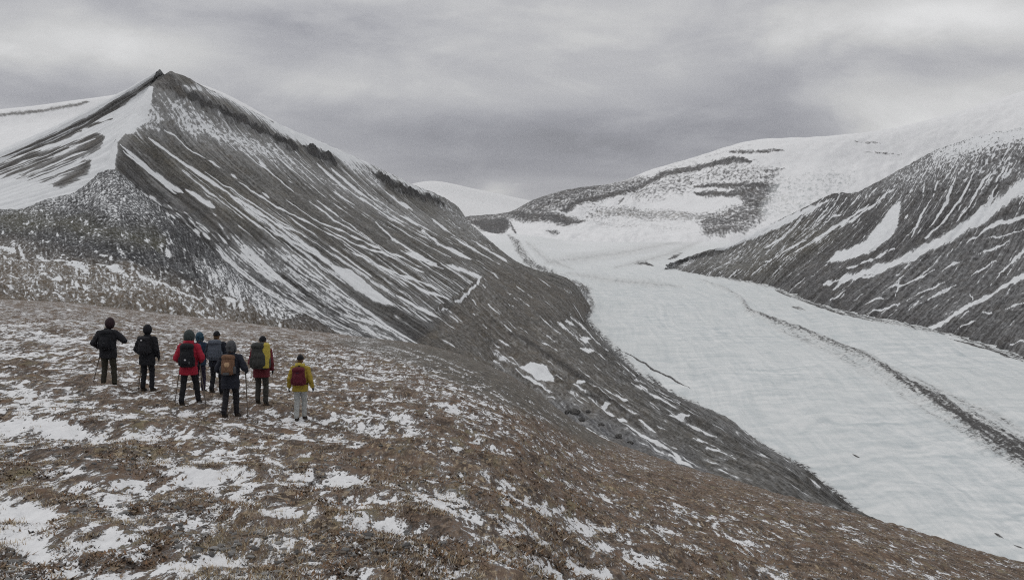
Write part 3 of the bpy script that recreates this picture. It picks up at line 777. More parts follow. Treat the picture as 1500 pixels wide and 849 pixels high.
FAR = []
for x, y in [(480, 300), (560, 284), (600, 271), (640, 266), (700, 278), (770, 293), (850, 312), (980, 330)]:
    FAR.append([at(x, y, 8200) + np.array([0, 900, -200]), at(x, y, 8200), at(x, y + 18, 7800), at(x, y + 38, 7200), at(x, y + 90, 6400)])
pfr = Patch(FAR, 240, 100)
pfr.snow[:] = 0.92; pfr.amp[:] = 0.55; pfr.iso[:] = 0.4
for ln in ([(690, 284), (692, 300)], [(705, 290), (708, 302)], [(650, 275), (655, 290)]):
    pfr.add_rock(pfr.stroke(ln, 2.0), 0.5)
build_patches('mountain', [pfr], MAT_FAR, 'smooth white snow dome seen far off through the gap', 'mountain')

PLT = []
for x, y in [(-500, 215), (-200, 185), (-50, 170), (0, 165), (60, 159), (110, 152), (170, 144), (220, 134), (300, 128), (420, 190), (520, 270)]:
    PLT.append([at(x, y, 2600) + np.array([0, 500, -120]), at(x, y, 2600), at(x, y + 22, 2450), at(x, y + 70, 2200), at(x, y + 180, 1900)])
pp = Patch(PLT, 260, 130)
pp.snow[:] = 0.9; pp.amp[:] = 0.5; pp.iso[:] = 0.6
pp.lay('snow', pp.stroke([(-100, 177), (0, 168.5), (54, 163), (108, 154), (132, 149)], 6), 0.35)
pp.lay('snow', pp.stroke([(0, 205), (60, 195), (120, 178)], 14), 0.74)
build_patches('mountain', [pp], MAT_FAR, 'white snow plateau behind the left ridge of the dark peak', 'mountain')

# ================================================================== GLACIER
gxs = np.linspace(560, 1760, 760)
gys = 1 / np.linspace(1 / 560.0, 1 / 4300.0, 560)
PX, YY = np.meshgrid(gxs, gys, indexing='ij')
XX = (PX - W0 / 2) / F * YY
ZZ = gz(YY)
pg = Patch.__new__(Patch)
pg.P = np.stack([XX, YY, ZZ], -1)
pg.s = XX.copy(); pg.t = YY.copy()
pg.finish()
MED = [(1020, 411), (1061, 424), (1085, 438), (1096, 458), (1137, 472), (1178, 487), (1225, 508), (1273, 527), (1300, 547), (1331, 567), (1376, 591), (1410, 614), (1440, 635), (1471, 652), (1510, 672), (1600, 725), (1690, 776), (1790, 830)]
wm = [2, 2.5, 3, 5, 5, 6, 7, 8, 10, 11, 13, 17, 24, 24, 28, 34, 36, 38]
med = pg.stroke(MED, [w * 1.35 for w in wm])
xw = XX + 60 * perlin(XX / 260, YY / 420, 61)
ice = 1.2 * fbm(XX / 90, YY / 300, 62, 3) + 0.5 * perlin(xw / 9, YY / 120, 63) + 0.25 * perlin(xw / 4, YY / 60, 64)
ice += 0.7 * np.sin((YY + 0.0013 * (XX - 480) ** 2 + 40 * perlin(XX / 200, YY / 200, 66)) / 9.0) * np.clip(1.6 - YY / 1300, 0, 1)
ice += 5.0 * np.clip(med * 1.3, 0, 1) + 1.6 * fbm(XX / 8, YY / 12, 65, 3) * np.clip(med * 2, 0, 1)
ice += 18 * np.exp(-((PX - 760) / 60) ** 2) * np.clip((YY - 2300) / 600, 0, 1)
relief(pg, ice)
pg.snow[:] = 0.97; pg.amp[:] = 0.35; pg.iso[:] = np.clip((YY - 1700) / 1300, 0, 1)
pg.rock[:] = (0.10, 0.096, 0.094)
pg.lay('snow', np.clip(med * 1.25, 0, 1) * np.interp(pg.px, [1080, 1100, 1250, 1400], [0.5, 0.8, 0.85, 1]), 0.40)
pg.lay('amp', np.clip(med * 3, 0, 1), 0.9)
pale = pg.stroke([(1287, 530), (1376, 575), (1444, 606), (1500, 637), (1600, 690)], [4, 9, 12, 15, 20])
pg.lay('snow', np.clip(pale * 1.4, 0, 1) * (1 - np.clip(med * 2, 0, 1)), 0.60); pg.lay('amp', np.clip(pale * 2, 0, 1), 0.9)
pale2 = pg.stroke([(1120, 470), (1200, 505), (1290, 555), (1370, 605), (1450, 655)], 11)
pg.lay('snow', np.clip(pale2 * 1.4, 0, 1) * (1 - np.clip(med * 2, 0, 1)) * 0.8, 0.62); pg.lay('amp', np.clip(pale2 * 2, 0, 1), 0.9)
for ln, w, lv in [
    ([(905, 510), (940, 530), (980, 552), (1012, 568)], [0.8, 1.6, 2.4, 1.6], 0.15), ([(930, 386), (945, 385), (957, 389)], [2, 4.5, 2.5], 0.2), ([(1249, 666), (1258, 669)], 2.4, 0.3), ([(1457, 780), (1470, 787)], 2.8, 0.25),
    ([(1484, 796), (1500, 803)], 2.5, 0.3), ([(1160, 448), (1180, 453)], 4, 0.4), ([(978, 380), (1000, 370)], 4, 0.35), ([(1135, 424), (1170, 438), (1215, 455), (1280, 470)], 2, 0.3),
    ([(1390, 495), (1440, 510), (1500, 530)], 2, 0.25), ([(755, 372), (775, 382)], 3, 0.5),
]:
    pg.add_rock(np.clip(pg.stroke(ln, w) * 1.3, 0, 1), lv)
    pg.lay('amp', np.clip(pg.stroke(ln, np.max(w) + 3) * 2, 0, 1), 1.0)
for ln, w in [([(800, 385), (900, 372), (990, 355), (1030, 345)], 12), ([(840, 345), (900, 338), (990, 336)], 10), ([(860, 352), (940, 345), (1010, 345)], 6), ([(900, 392), (980, 372), (1030, 352)], 8), ([(770, 362), (800, 380), (840, 395)], 8), ([(830, 400), (900, 410), (1000, 420)], 9)]:
    pg.lay('snow', pg.stroke(ln, w), 0.60)


EDGE = [(745, 352), (775, 385), (809, 401), (861, 424), (866, 447), (858, 468), (880, 492), (926, 537), (985, 577), (1048, 609), (1123, 657), (1184, 691), (1239, 734), (1265, 752)]
fr_ = pg.stroke(EDGE, 9)
pg.lay('snow', np.clip(fr_ * 1.2, 0, 1), 0.50); pg.lay('amp', np.clip(fr_ * 2, 0, 1), 1.7)
fr_ = pg.stroke([(985, 392), (1044, 404), (1130, 418), (1164, 433), (1225, 454), (1285, 467), (1355, 482), (1400, 492), (1500, 526), (1600, 562)], 5)
pg.lay('snow', np.clip(fr_ * 1.2, 0, 1), 0.52); pg.lay('amp', np.clip(fr_ * 2, 0, 1), 1.5)


def ice_material():
    m, nt, b = new_mat('glacier_ice')
    obj = nt.objco()
    wv = nt.node('ShaderNodeVectorMath', operation='ADD')
    big = nt.noise(nt.scale(obj, (1 / 260., 1 / 420., 0)), 1, 2, 0.5, 0.0, 'Color')
    sc = nt.node('ShaderNodeVectorMath', operation='SCALE'); nt.plug(sc.inputs[0], big); sc.inputs['Scale'].default_value = 110.0
    nt.plug(wv.inputs[0], obj); nt.plug(wv.inputs[1], sc.outputs[0])
    w = wv.outputs[0]
    n1 = nt.noise(nt.scale(w, (1 / 34., 1 / 11., 0)), 1, 5, 0.6, 0.6)
    n2 = nt.noise(nt.scale(w, (1 / 7., 1 / 130., 0)), 1, 4, 0.6, 0.3)
    n3 = nt.noise(nt.scale(obj, (1 / 160., 1 / 220., 0)), 1, 3, 0.55)
    n4 = nt.noise(obj, 1 / 4., 4, 0.7)
    t = nt.math('ADD', nt.math('MULTIPLY', n1, 0.45), nt.math('MULTIPLY', n2, 0.35))
    t = nt.math('ADD', t, nt.math('MULTIPLY', n4, 0.2))
    sp = nt.node('ShaderNodeSeparateXYZ'); nt.plug(sp.inputs[0], obj)
    xx = nt.math('SUBTRACT', sp.outputs[0], 400.0)
    wob = nt.noise(nt.scale(obj, (1 / 70., 1 / 110., 0)), 1, 3, 0.55)
    arg = nt.math('ADD', sp.outputs[1], nt.math('MULTIPLY', nt.math('MULTIPLY', xx, xx), 0.0011))
    arg = nt.math('ADD', arg, nt.math('MULTIPLY', wob, 95.0))
    arc = nt.math('SINE', nt.math('DIVIDE', arg, 2.6))
    arc2 = nt.math('SINE', nt.math('DIVIDE', arg, 6.7))
    arcs = nt.math('MULTIPLY', nt.math('ADD', nt.math('MULTIPLY', arc, 0.5), nt.math('MULTIPLY', arc2, 0.5)), nt.lin(nt.noise(nt.scale(obj, (1 / 120., 1 / 90., 0)), 1, 3, 0.6), 0.4, 0.62, 0.1, 1.0))
    t = nt.math('ADD', t, nt.math('MULTIPLY', nt.math('MULTIPLY', arcs, 0.12), nt.lin(sp.outputs[1], 700.0, 1700.0, 1.0, 0.0)))
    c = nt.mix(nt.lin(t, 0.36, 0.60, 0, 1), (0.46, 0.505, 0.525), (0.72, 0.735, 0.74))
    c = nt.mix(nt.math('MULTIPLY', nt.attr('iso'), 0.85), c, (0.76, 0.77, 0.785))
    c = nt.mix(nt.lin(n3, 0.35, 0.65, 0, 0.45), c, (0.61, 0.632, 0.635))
    v = nt.math('ADD', nt.attr('snow'), nt.math('MULTIPLY', nt.math('MULTIPLY', nt.math('SUBTRACT', nt.math('ADD', nt.math('MULTIPLY', n4, 0.6), nt.math('MULTIPLY', n2, 0.4)), 0.5), nt.attr('amp')), 2.0))
    fac = nt.step(v, 0.38, 0.66)
    dirt = nt.mix(nt.lin(v, 0.55, 0.9, 0.35, 0), c, (0.36, 0.355, 0.35))
    g = nt.noise(obj, 1 / 2.2, 4, 0.7)
    rock = nt.mix(nt.lin(g, 0.3, 0.7, 0, 1), (0.035, 0.034, 0.035), nt.attr('rock', 'Color'))
    nt.plug(b.inputs['Base Color'], nt.mix(fac, rock, dirt))
    b.inputs['Roughness'].default_value = 0.75
    h = nt.math('ADD', nt.math('MULTIPLY', n1, 1.0), nt.math('MULTIPLY', n2, 0.8))
    h = nt.math('ADD', h, nt.math('MULTIPLY', arcs, 0.22))
    nt.plug(b.inputs['Normal'], nt.bump(h, 0.7, 1.6))
    return m


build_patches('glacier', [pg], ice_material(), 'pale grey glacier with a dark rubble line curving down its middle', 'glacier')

# ================================================================== FOREGROUND HILLSIDE
_sx = np.array([-900, -350, -100, 0, 100, 200, 300, 400, 500, 560, 610, 650, 690, 741, 775, 810, 847, 892, 946, 1038, 1093, 1140, 1208, 1262, 1337, 1401, 1466, 1500, 1650, 1900, 2400.])
_sy = np.array([430, 434, 436, 438, 443, 455, 466, 478, 490, 497, 502, 511, 524, 546, 566, 593, 622, 646, 664, 694, 707, 723, 740, 754, 775, 794, 813, 821, 850, 890, 950.])
_aa = np.linspace(-1.25, 1.25, 1400)
_pp = _aa * F * CP + W0 / 2
_s = np.interp(_pp, _sx, _sy)
_k = np.exp(-0.5 * (np.arange(-24, 25) / 7.0) ** 2); _k /= _k.sum()
_s = np.convolve(np.pad(_s, 24, mode='edge'), _k, 'valid')
_ts = tan_of(_s)
_ds = np.interp(_pp, [-300, 0, 300, 560, 700, 850, 1000, 1200, 1500, 1900], [330, 320, 300, 270, 210, 165, 130, 95, 70, 55])
HC = 2.55                                          # the photographer's eye above the slope


def hill_base(X, Y):
    Y = np.maximum(Y, 0.4)
    a = X / Y
    ds = np.interp(a, _aa, _ds); ts = np.interp(a, _aa, _ts)
    k = HC / ds ** 2
    m = ts - 2 * HC / ds
    return -HC - m * Y - k * Y * Y


def hummock(X, Y):
    u = X * 0.94 + Y * 0.34; v = -X * 0.34 + Y * 0.94
    h = 0.17 * perlin(u / 7.0, v / 3.6, 71) + 0.10 * perlin(u / 2.2, v / 1.3, 72) + 0.075 * perlin(u / 0.9, v / 1.5, 73) + 0.05 * perlin(u / 0.42, v / 0.8, 74) + 0.018 * perlin(u / 0.2, v / 0.3, 75)
    return h * np.clip((Y - 1.0) / 6.0, 0, 1) * np.clip(1.6 - Y / 300, 0.3, 1)


def hill_z(X, Y):
    return hill_base(X, Y) + hummock(X, Y)


na = 1150
aa = (np.linspace(-330, 1830, na) - W0 / 2) / (F * CP)
dsc = np.interp(aa, _aa, _ds)
rows = []
for q in np.concatenate([np.linspace(0.012, 1, 640)]):
    pass
f1 = np.linspace(0, 1, 600)
d_near = 1.2
inv = (1 / 6.3) + (1 / dsc[:, None] - 1 / 6.3) * (f1[None, :] ** 1.0)
Yg = 1 / inv
near = np.linspace(0.5, 6.2, 14)[None, :].repeat(na, 0)
far = dsc[:, None] * (1 + np.linspace(0.01, 1, 50)[None, :] ** 1.5 * 2.2)
Yg = np.concatenate([near, Yg, far], 1)
Xg = aa[:, None] * Yg
ph = Patch.__new__(Patch)
ph.P = np.stack([Xg, Yg, hill_z(Xg, Yg)], -1)
ph.s = Xg; ph.t = Yg
ph.finish()
ph.qx = ph.px + 9 * perlin(Xg / 1.3, Yg / 1.3, 81) * np.clip(20 / Yg, 0.1, 1) + 3 * perlin(Xg / .35, Yg / .35, 83) * np.clip(20 / Yg, 0.1, 1)
ph.qy = ph.py + 5 * perlin(Xg / 1.3, Yg / 1.3, 82) * np.clip(20 / Yg, 0.1, 1) + 2 * perlin(Xg / .35, Yg / .35, 84) * np.clip(20 / Yg, 0.1, 1)
# snow caught in the hollows
hz = hummock(Xg, Yg)
fine = hz - 0.17 * perlin((Xg * 0.94 + Yg * 0.34) / 7.0, (-Xg * 0.34 + Yg * 0.94) / 3.6, 71)
ph.snow[:] = 0.33 - 1.9 * np.clip(fine, -0.12, 0.12) - 0.35 * np.clip(hz, -0.25, 0.25) + 0.16 * fbm(Xg / 2.4, Yg / 3.2, 85, 3)
dens = np.zeros(ph.px.shape)
dens += 0.13 * ph.fill([(-400, 560), (150, 590), (330, 640), (520, 720), (560, 900), (-400, 900)], 60)
dens += 0.10 * ph.fill([(-400, 440), (200, 470), (500, 520), (700, 560), (800, 640), (500, 640), (100, 560), (-400, 560)], 30)
dens += 0.07 * ph.fill([(-400, 436), (0, 438), (200, 455), (400, 478), (560, 498), (640, 540), (560, 560), (300, 530), (-400, 500)], 16)
dens -= 0.12 * ph.fill([(430, 650), (900, 680), (1100, 720), (1000, 735), (600, 690), (420, 670)], 14)
dens -= 0.07 * ph.fill([(900, 640), (1300, 760), (1500, 820), (1700, 900), (1000, 900), (900, 760)], 60)
dens -= 0.20 * ph.fill([(560, 495), (640, 508), (700, 525), (780, 570), (900, 650), (860, 650), (740, 590), (620, 530)], 10)
ph.snow += dens
for ln in ([(596, 508), (650, 527), (705, 552)], [(620, 522), (690, 552), (760, 592)], [(560, 505), (600, 516), (640, 533)], [(700, 565), (770, 600), (835, 632)], [(640, 548), (700, 575), (740, 596)], [(760, 580), (800, 600), (850, 630)], [(520, 505), (570, 522), (620, 545)], [(585, 530), (640, 556), (690, 584)]):
    ph.add_snow(ph.stroke(ln, 2.6), 0.62)
ph.amp[:] = 1.0
add = np.zeros(ph.px.shape)
for x, y, rx, ry, ang, lv in [
    (66, 598, 52, 8, 8, .9), (80, 632, 40, 12, 10, .95), (20, 632, 40, 7, 2, .85), (170, 610, 36, 8, 4, .9), (318, 654, 28, 12, 8, .9), (175, 656, 34, 6, 6, .75), (280, 694, 48, 12, 16, .95),
    (330, 722, 32, 8, 20, .85), (165, 736, 26, 17, 45, .95), (398, 742, 44, 13, 8, .95), (470, 752, 30, 7, 5, .8), (26, 744, 36, 18, 20, .95), (40, 798, 56, 24, 6, 1), (180, 797, 34, 16, 10, .95),
    (112, 790, 22, 9, 0, .8), (280, 775, 38, 13, 15, .85), (268, 830, 34, 14, 0, .9), (325, 822, 34, 10, 20, .9), (415, 790, 34, 9, 5, .8), (110, 842, 40, 10, 0, .8), (508, 703, 24, 9, 8, .95),
    (450, 702, 22, 5, 3, .8), (492, 755, 42, 7, 6, .9), (640, 738, 34, 7, 22, .9), (684, 755, 40, 10, 20, .98), (575, 770, 48, 6, 6, .8), (772, 743, 38, 8, 10, .95), (852, 774, 30, 8, 10, .95), (882, 800, 30, 8, 10, .9),
    (610, 797, 44, 9, 8, .85), (536, 798, 40, 8, 8, .75), (728, 808, 38, 10, 24, .95), (790, 832, 34, 9, 20, .9), (436, 642, 22, 5, 4, .85), (500, 646, 34, 5, 12, .85), (668, 656, 18, 6, 16, .85), (670, 844, 30, 8, 5, .8),
    (948, 818, 32, 10, 14, .9), (985, 748, 28, 9, 12, .85), (1012, 810, 26, 6, 8, .8), (1090, 795, 44, 5, 8, .75), (1120, 835, 30, 6, 8, .75), (1250, 785, 22, 8, 24, .9), (1195, 800, 26, 4, 8, .75), (1340, 838, 40, 5, 10, .7),
    (890, 735, 40, 6, 12, .75), (560, 727, 28, 6, 8, .7), (820, 706, 30, 5, 12, .75), (720, 700, 34, 5, 12, .7), (610, 660, 40, 4, 10, .7), (560, 625, 30, 4, 8, .7), (720, 634, 30, 4, 12, .65), (860, 690, 26, 4, 12, .7), (140, 575, 50, 5, 3, .7),
    (30, 575, 40, 6, 3, .8), (240, 600, 30, 5, 6, .75), (520, 610, 24, 4, 8, .7), (1050, 760, 30, 5, 14, .7), (1150, 770, 40, 4, 12, .65), (930, 705, 40, 4, 12, .7), (220, 560, 40, 4, 4, .65), (480, 575, 30, 4, 6, .65), (640, 590, 30, 3.5, 12, .65), (745, 775, 25, 6, 10, .8),
    (870, 838, 30, 6, 12, .8), (950, 775, 24, 5, 12, .75), (100, 500, 40, 4, 3, .7), (30, 485, 40, 4, 3, .7), (60, 530, 30, 4, 3, .65), (380, 655, 26, 5, 8, .75), (120, 690, 30, 5, 8, .7), (75, 705, 26, 5, 4, .65), (220, 640, 22, 5, 6, .7),
]:
    c, s_ = math.cos(math.radians(ang)), math.sin(math.radians(ang))
    k = (np.abs(ph.qx - x) < rx * 2.2) & (np.abs(ph.qy - y) < max(ry, rx * 0.6) * 2.4)
    dx = ph.qx[k] - x; dy = ph.qy[k] - y
    r = np.sqrt(((dx * c + dy * s_) / (rx * 1.12)) ** 2 + ((-dx * s_ + dy * c) / (ry * 1.12)) ** 2)
    add[k] = np.maximum(add[k], np.clip(1.25 - 0.80 * r, 0, 1) * (lv - 0.42))
ph.snow += add * 0.72
ph.rock[:] = (1, 1, 1)
flank = ph.fill([(540, 490), (640, 505), (700, 522), (780, 566), (905, 655), (870, 655), (800, 618), (700, 580), (600, 535), (480, 500)], 16)
ph.iso[:] = flank                                   # bare grey gravel on the far flank
ph.amp[:] = 1.0


def tundra_material():
    m, nt, b = new_mat('frosted_tundra')
    obj = nt.objco()
    sk = nt.node('ShaderNodeMapping'); nt.plug(sk.inputs['Vector'], obj)
    sk.inputs['Rotation'].default_value = (0, 0, math.radians(-20)); sk.inputs['Scale'].default_value = (1.25, 0.45, 1.0)
    p = sk.outputs[0]
    a = nt.noise(p, 0.42, 3, 0.55)                   # metres
    c = nt.noise(p, 2.0, 5, 0.68, 0.3)
    d = nt.noise(p, 9.0, 4, 0.72, 0.2)
    e = nt.noise(obj, 38.0, 3, 0.7)
    flank = nt.attr('iso')
    brown = nt.mix(nt.step(c, 0.36, 0.64), (0.054, 0.040, 0.032), (0.175, 0.122, 0.088))
    brown = nt.mix(nt.step(d, 0.48, 0.68), brown, (0.235, 0.172, 0.124))
    rust = nt.mix(nt.step(nt.noise(p, 1.1, 4, 0.65), 0.5, 0.68), brown, (0.17, 0.11, 0.073))
    olive = nt.mix(nt.math('MULTIPLY', nt.step(nt.noise(p, 1.6, 3, 0.6), 0.54, 0.66), nt.step(a, 0.4, 0.6)), rust, (0.18, 0.15, 0.092))
    straw = nt.mix(nt.math('MULTIPLY', nt.step(d, 0.50, 0.62), nt.step(nt.noise(p, 0.9, 4, 0.6), 0.45, 0.65)), olive, (0.40, 0.32, 0.215))
    dark = nt.mix(nt.step(nt.noise(p, 5.5, 4, 0.7), 0.56, 0.68), straw, (0.042, 0.036, 0.032))
    stone = nt.voro(p, 7.0)
    st = nt.math('MULTIPLY', nt.step(stone, 0.26, 0.14), nt.step(nt.noise(p, 1.3, 3, 0.6), 0.5, 0.62))
    ground = nt.mix(st, dark, nt.mix(nt.step(e, 0.4, 0.6), (0.13, 0.125, 0.12), (0.24, 0.23, 0.22)))
    gravel = nt.mix(nt.step(nt.noise(obj, 0.9, 6, 0.75), 0.36, 0.62), (0.062, 0.056, 0.049), (0.165, 0.148, 0.127))
    fl = nt.step(nt.math('ADD', flank, nt.math('MULTIPLY', nt.math('SUBTRACT', c, 0.5), 1.0)), 0.25, 0.75)
    ground = nt.mix(fl, ground, gravel)
    c4 = nt.noise(p, 4.3, 4, 0.7, 0.3)
    nn = nt.math('ADD', nt.math('MULTIPLY', c, 0.36), nt.math('MULTIPLY', d, 0.16))
    nn = nt.math('ADD', nn, nt.math('MULTIPLY', c4, 0.42))
    nn = nt.math('ADD', nn, nt.math('MULTIPLY', e, 0.06))
    v = nt.math('ADD', nt.attr('snow'), nt.math('MULTIPLY', nt.math('SUBTRACT', nn, 0.5), 4.8))
    fac = nt.step(v, 0.46, 0.60)
    frost = nt.math('MULTIPLY', nt.math('MULTIPLY', nt.step(v, 0.18, 0.56), nt.step(e, 0.40, 0.62)), 0.30)
    frost = nt.math('MULTIPLY', frost, nt.lin(fl, 0, 1, 1, 0.25))
    fac = nt.math('MAXIMUM', fac, frost)
    sn = nt.mix(nt.lin(d, 0.3, 0.7, 0, 1), (0.64, 0.645, 0.66), (0.76, 0.765, 0.78))
    nt.plug(b.inputs['Base Color'], nt.mix(fac, ground, sn))
    h = nt.math('ADD', nt.math('MULTIPLY', c, 0.10), nt.math('MULTIPLY', d, 0.05))
    h = nt.math('ADD', h, nt.math('MULTIPLY', e, 0.012))
    h = nt.math('MULTIPLY', h, nt.lin(fac, 0, 1, 1, 0.35))
    nt.plug(b.inputs['Normal'], nt.bump(h, 1.0, 1.0))
    return m


build_patches('hillside', [ph], tundra_material(), 'brown tundra hillside dappled with snow under the hikers', 'hillside')

# wide base terrain under everything, out to the horizon
def base_ground():
    n = 90
    g = np.linspace(-1, 1, n); g = np.sign(g) * np.abs(g) ** 2.2 * 9800
    X, Y = np.meshgrid(g, g, indexing='ij')
    Z = -300 + 14 * fbm(X / 900, Y / 900, 91, 3)
    p = Patch.__new__(Patch); p.P = np.stack([X, Y, Z], -1); p.s = X; p.t = Y; p.finish()
    p.snow[:] = 0.6; p.iso[:] = 1
    build_patches('ground', [p], MAT_FAR, 'snow-streaked valley floor under the slopes', 'ground')


base_ground()

# ================================================================== HIKERS
def fabric(name, col, rough=0.8, var=0.18, scale=22.0):
    m, nt, b = new_mat(name)
    obj = nt.objco()
    n = nt.noise(obj, scale, 4, 0.6)
    k = nt.lin(n, 0.3, 0.7, 1 - var, 1 + var)
    c3 = nt.node('ShaderNodeCombineXYZ')
    for i in range(3): nt.plug(c3.inputs[i], k)
    nt.plug(b.inputs['Base Color'], nt.mix(1.0, (*col, 1), c3.outputs[0], 'MULTIPLY'))
    b.inputs['Roughness'].default_value = rough
    w = nt.noise(nt.scale(obj, (1, 1, 0.6)), 11.0, 3, 0.6, 0.6)
    nt.plug(b.inputs['Normal'], nt.bump(w, 0.5, 0.03))
    return m


MC = {k: fabric(k + '_cloth', v) for k, v in dict(
    black=(0.012, 0.0125, 0.016), soft_black=(0.017, 0.017, 0.021), navy=(0.015, 0.017, 0.026), maroon_dark=(0.03, 0.016, 0.02), olive=(0.034, 0.032, 0.024), red=(0.30, 0.015, 0.034),
    green_grey=(0.036, 0.046, 0.046), teal=(0.028, 0.065, 0.095), blue=(0.018, 0.034, 0.06), purple=(0.028, 0.022, 0.042), slate=(0.075, 0.088, 0.112), grey=(0.07, 0.072, 0.078), orange=(0.155, 0.085, 0.052),
    beige=(0.42, 0.28, 0.17), pack_grey=(0.042, 0.044, 0.042), yellow=(0.40, 0.32, 0.06), mustard=(0.31, 0.225, 0.036), maroon=(0.095, 0.014, 0.024), wine=(0.115, 0.02, 0.028), pale_grey=(0.34, 0.35, 0.345), dark_grey=(0.04, 0.039, 0.036),
    white=(0.55, 0.55, 0.57), boot=(0.028, 0.021, 0.016), brown=(0.10, 0.06, 0.032)).items()}
SKIN = fabric('skin', (0.42, 0.25, 0.18), 0.55, 0.06, 40)
METAL, _nt, _b = new_mat('pole_metal')
_b.inputs['Base Color'].default_value = (0.13, 0.11, 0.09, 1); _b.inputs['Metallic'].default_value = 0.6; _b.inputs['Roughness'].default_value = 0.45


class Lump:
    """collects closed shapes that are fused into one continuous surface"""
    def __init__(s):
        s.v = []; s.f = []

    def add(s, V, Fs):
        o = len(s.v); s.v += [tuple(p) for p in V]; s.f += [tuple(i + o for i in f) for f in Fs]

    def cone(s, a, ra, b, rb, seg=14, flat=1.0):
        a, b = Vector(a), Vector(b)
        d = b - a
        L_ = max(d.length, 1e-4); d = d / L_
        q = d.to_track_quat('Z', 'Y')
        prof = []
        for k in range(1, 6):
            t = -math.pi / 2 + k * math.pi / 2 / 5
            prof.append((math.cos(t) * ra, math.sin(t) * ra))
        for k in range(0, 5):
            t = k * math.pi / 2 / 5
            prof.append((math.cos(t) * rb, L_ + math.sin(t) * rb))
        V = [a - d * ra]
        for r, z in prof:
            for j in range(seg):
                w = 2 * math.pi * j / seg
                V.append(a + q @ Vector((math.cos(w) * r, math.sin(w) * r * flat, z)))
        V.append(b + d * rb)
        n = len(prof); Fs = []
        for j in range(seg):
            Fs.append((0, 1 + (j + 1) % seg, 1 + j))
            for i in range(n - 1):
                Fs.append((1 + i * seg + j, 1 + i * seg + (j + 1) % seg, 1 + (i + 1) * seg + (j + 1) % seg, 1 + (i + 1) * seg + j))
            Fs.append((1 + (n - 1) * seg + j, 1 + (n - 1) * seg + (j + 1) % seg, len(V) - 1))
        s.add(V, Fs); return s

    def loft(s, secs, seg=24, power=2.4):
        """sections (x, y, z, rx, ry) stacked along z"""
        V = []
        for x, y, z, rx, ry in secs:
            for j in range(seg):
                w = 2 * math.pi * j / seg
                c, sn = math.cos(w), math.sin(w)
                V.append((x + rx * math.copysign(abs(c) ** (2 / power), c), y + ry * math.copysign(abs(sn) ** (2 / power), sn), z))
        n = len(secs)
        Fs = [tuple(range(seg))[::-1], tuple((n - 1) * seg + j for j in range(seg))]
        for i in range(n - 1):
            for j in range(seg):
                Fs.append((i * seg + j, i * seg + (j + 1) % seg, (i + 1) * seg + (j + 1) % seg, (i + 1) * seg + j))
        s.add(V, Fs); return s

    def ball(s, c, rx, ry, rz, pw=2.0, nu=20, nv=14, rot=None):
        def e(t, p): return math.copysign(abs(t) ** (2 / p), t)
        V = [(0, 0, -rz)]
        for i in range(1, nv):
            ph = -math.pi / 2 + math.pi * i / nv
            for j in range(nu):
                th = 2 * math.pi * j / nu
                V.append((rx * e(math.cos(ph), pw) * e(math.cos(th), pw), ry * e(math.cos(ph), pw) * e(math.sin(th), pw), rz * e(math.sin(ph), pw)))
        V.append((0, 0, rz))
        if rot: V = [rot @ Vector(p) for p in V]
        V = [(p[0] + c[0], p[1] + c[1], p[2] + c[2]) for p in V]
        Fs = []
        for j in range(nu):
            Fs.append((0, 1 + (j + 1) % nu, 1 + j))
            for i in range(nv - 2):
                Fs.append((1 + i * nu + j, 1 + i * nu + (j + 1) % nu, 1 + (i + 1) * nu + (j + 1) % nu, 1 + (i + 1) * nu + j))
            Fs.append((1 + (nv - 2) * nu + j, 1 + (nv - 2) * nu + (j + 1) % nu, len(V) - 1))
        s.add(V, Fs); return s

    def mesh(s, name):
        me = bpy.data.meshes.new(name); me.from_pydata(s.v, [], s.f); me.update()
        me.polygons.foreach_set('use_smooth', np.ones(len(me.polygons), bool))
        return me

    def fuse(s, name, voxel, smooth=2, wrinkle=0.0, seed=0):
        me = s.mesh(name + '_raw')
        o = bpy.data.objects.new('fusing', me); COL.objects.link(o)
        r = o.modifiers.new('r', 'REMESH'); r.mode = 'VOXEL'; r.voxel_size = voxel; r.use_smooth_shade = True
        if smooth:
            sm = o.modifiers.new('s', 'SMOOTH'); sm.iterations = smooth; sm.factor = 0.5
        dg = bpy.context.evaluated_depsgraph_get()
        out = bpy.data.meshes.new_from_object(o.evaluated_get(dg))
        out.name = name
        bpy.data.objects.remove(o); bpy.data.meshes.remove(me)
        if wrinkle:
            n = len(out.vertices); co = np.empty(n * 3); out.vertices.foreach_get('co', co); co = co.reshape(-1, 3)
            no = np.empty(n * 3); out.vertices.foreach_get('normal', no); no = no.reshape(-1, 3)
            w = fbm(co[:, 0] * 6 + co[:, 1] * 5, co[:, 2] * 13 + co[:, 1] * 4, 200 + seed, 3)
            co += no * (w * wrinkle)[:, None]
            out.vertices.foreach_set('co', co.ravel()); out.update()
        out.polygons.foreach_set('use_smooth', np.ones(len(out.polygons), bool))
        return out


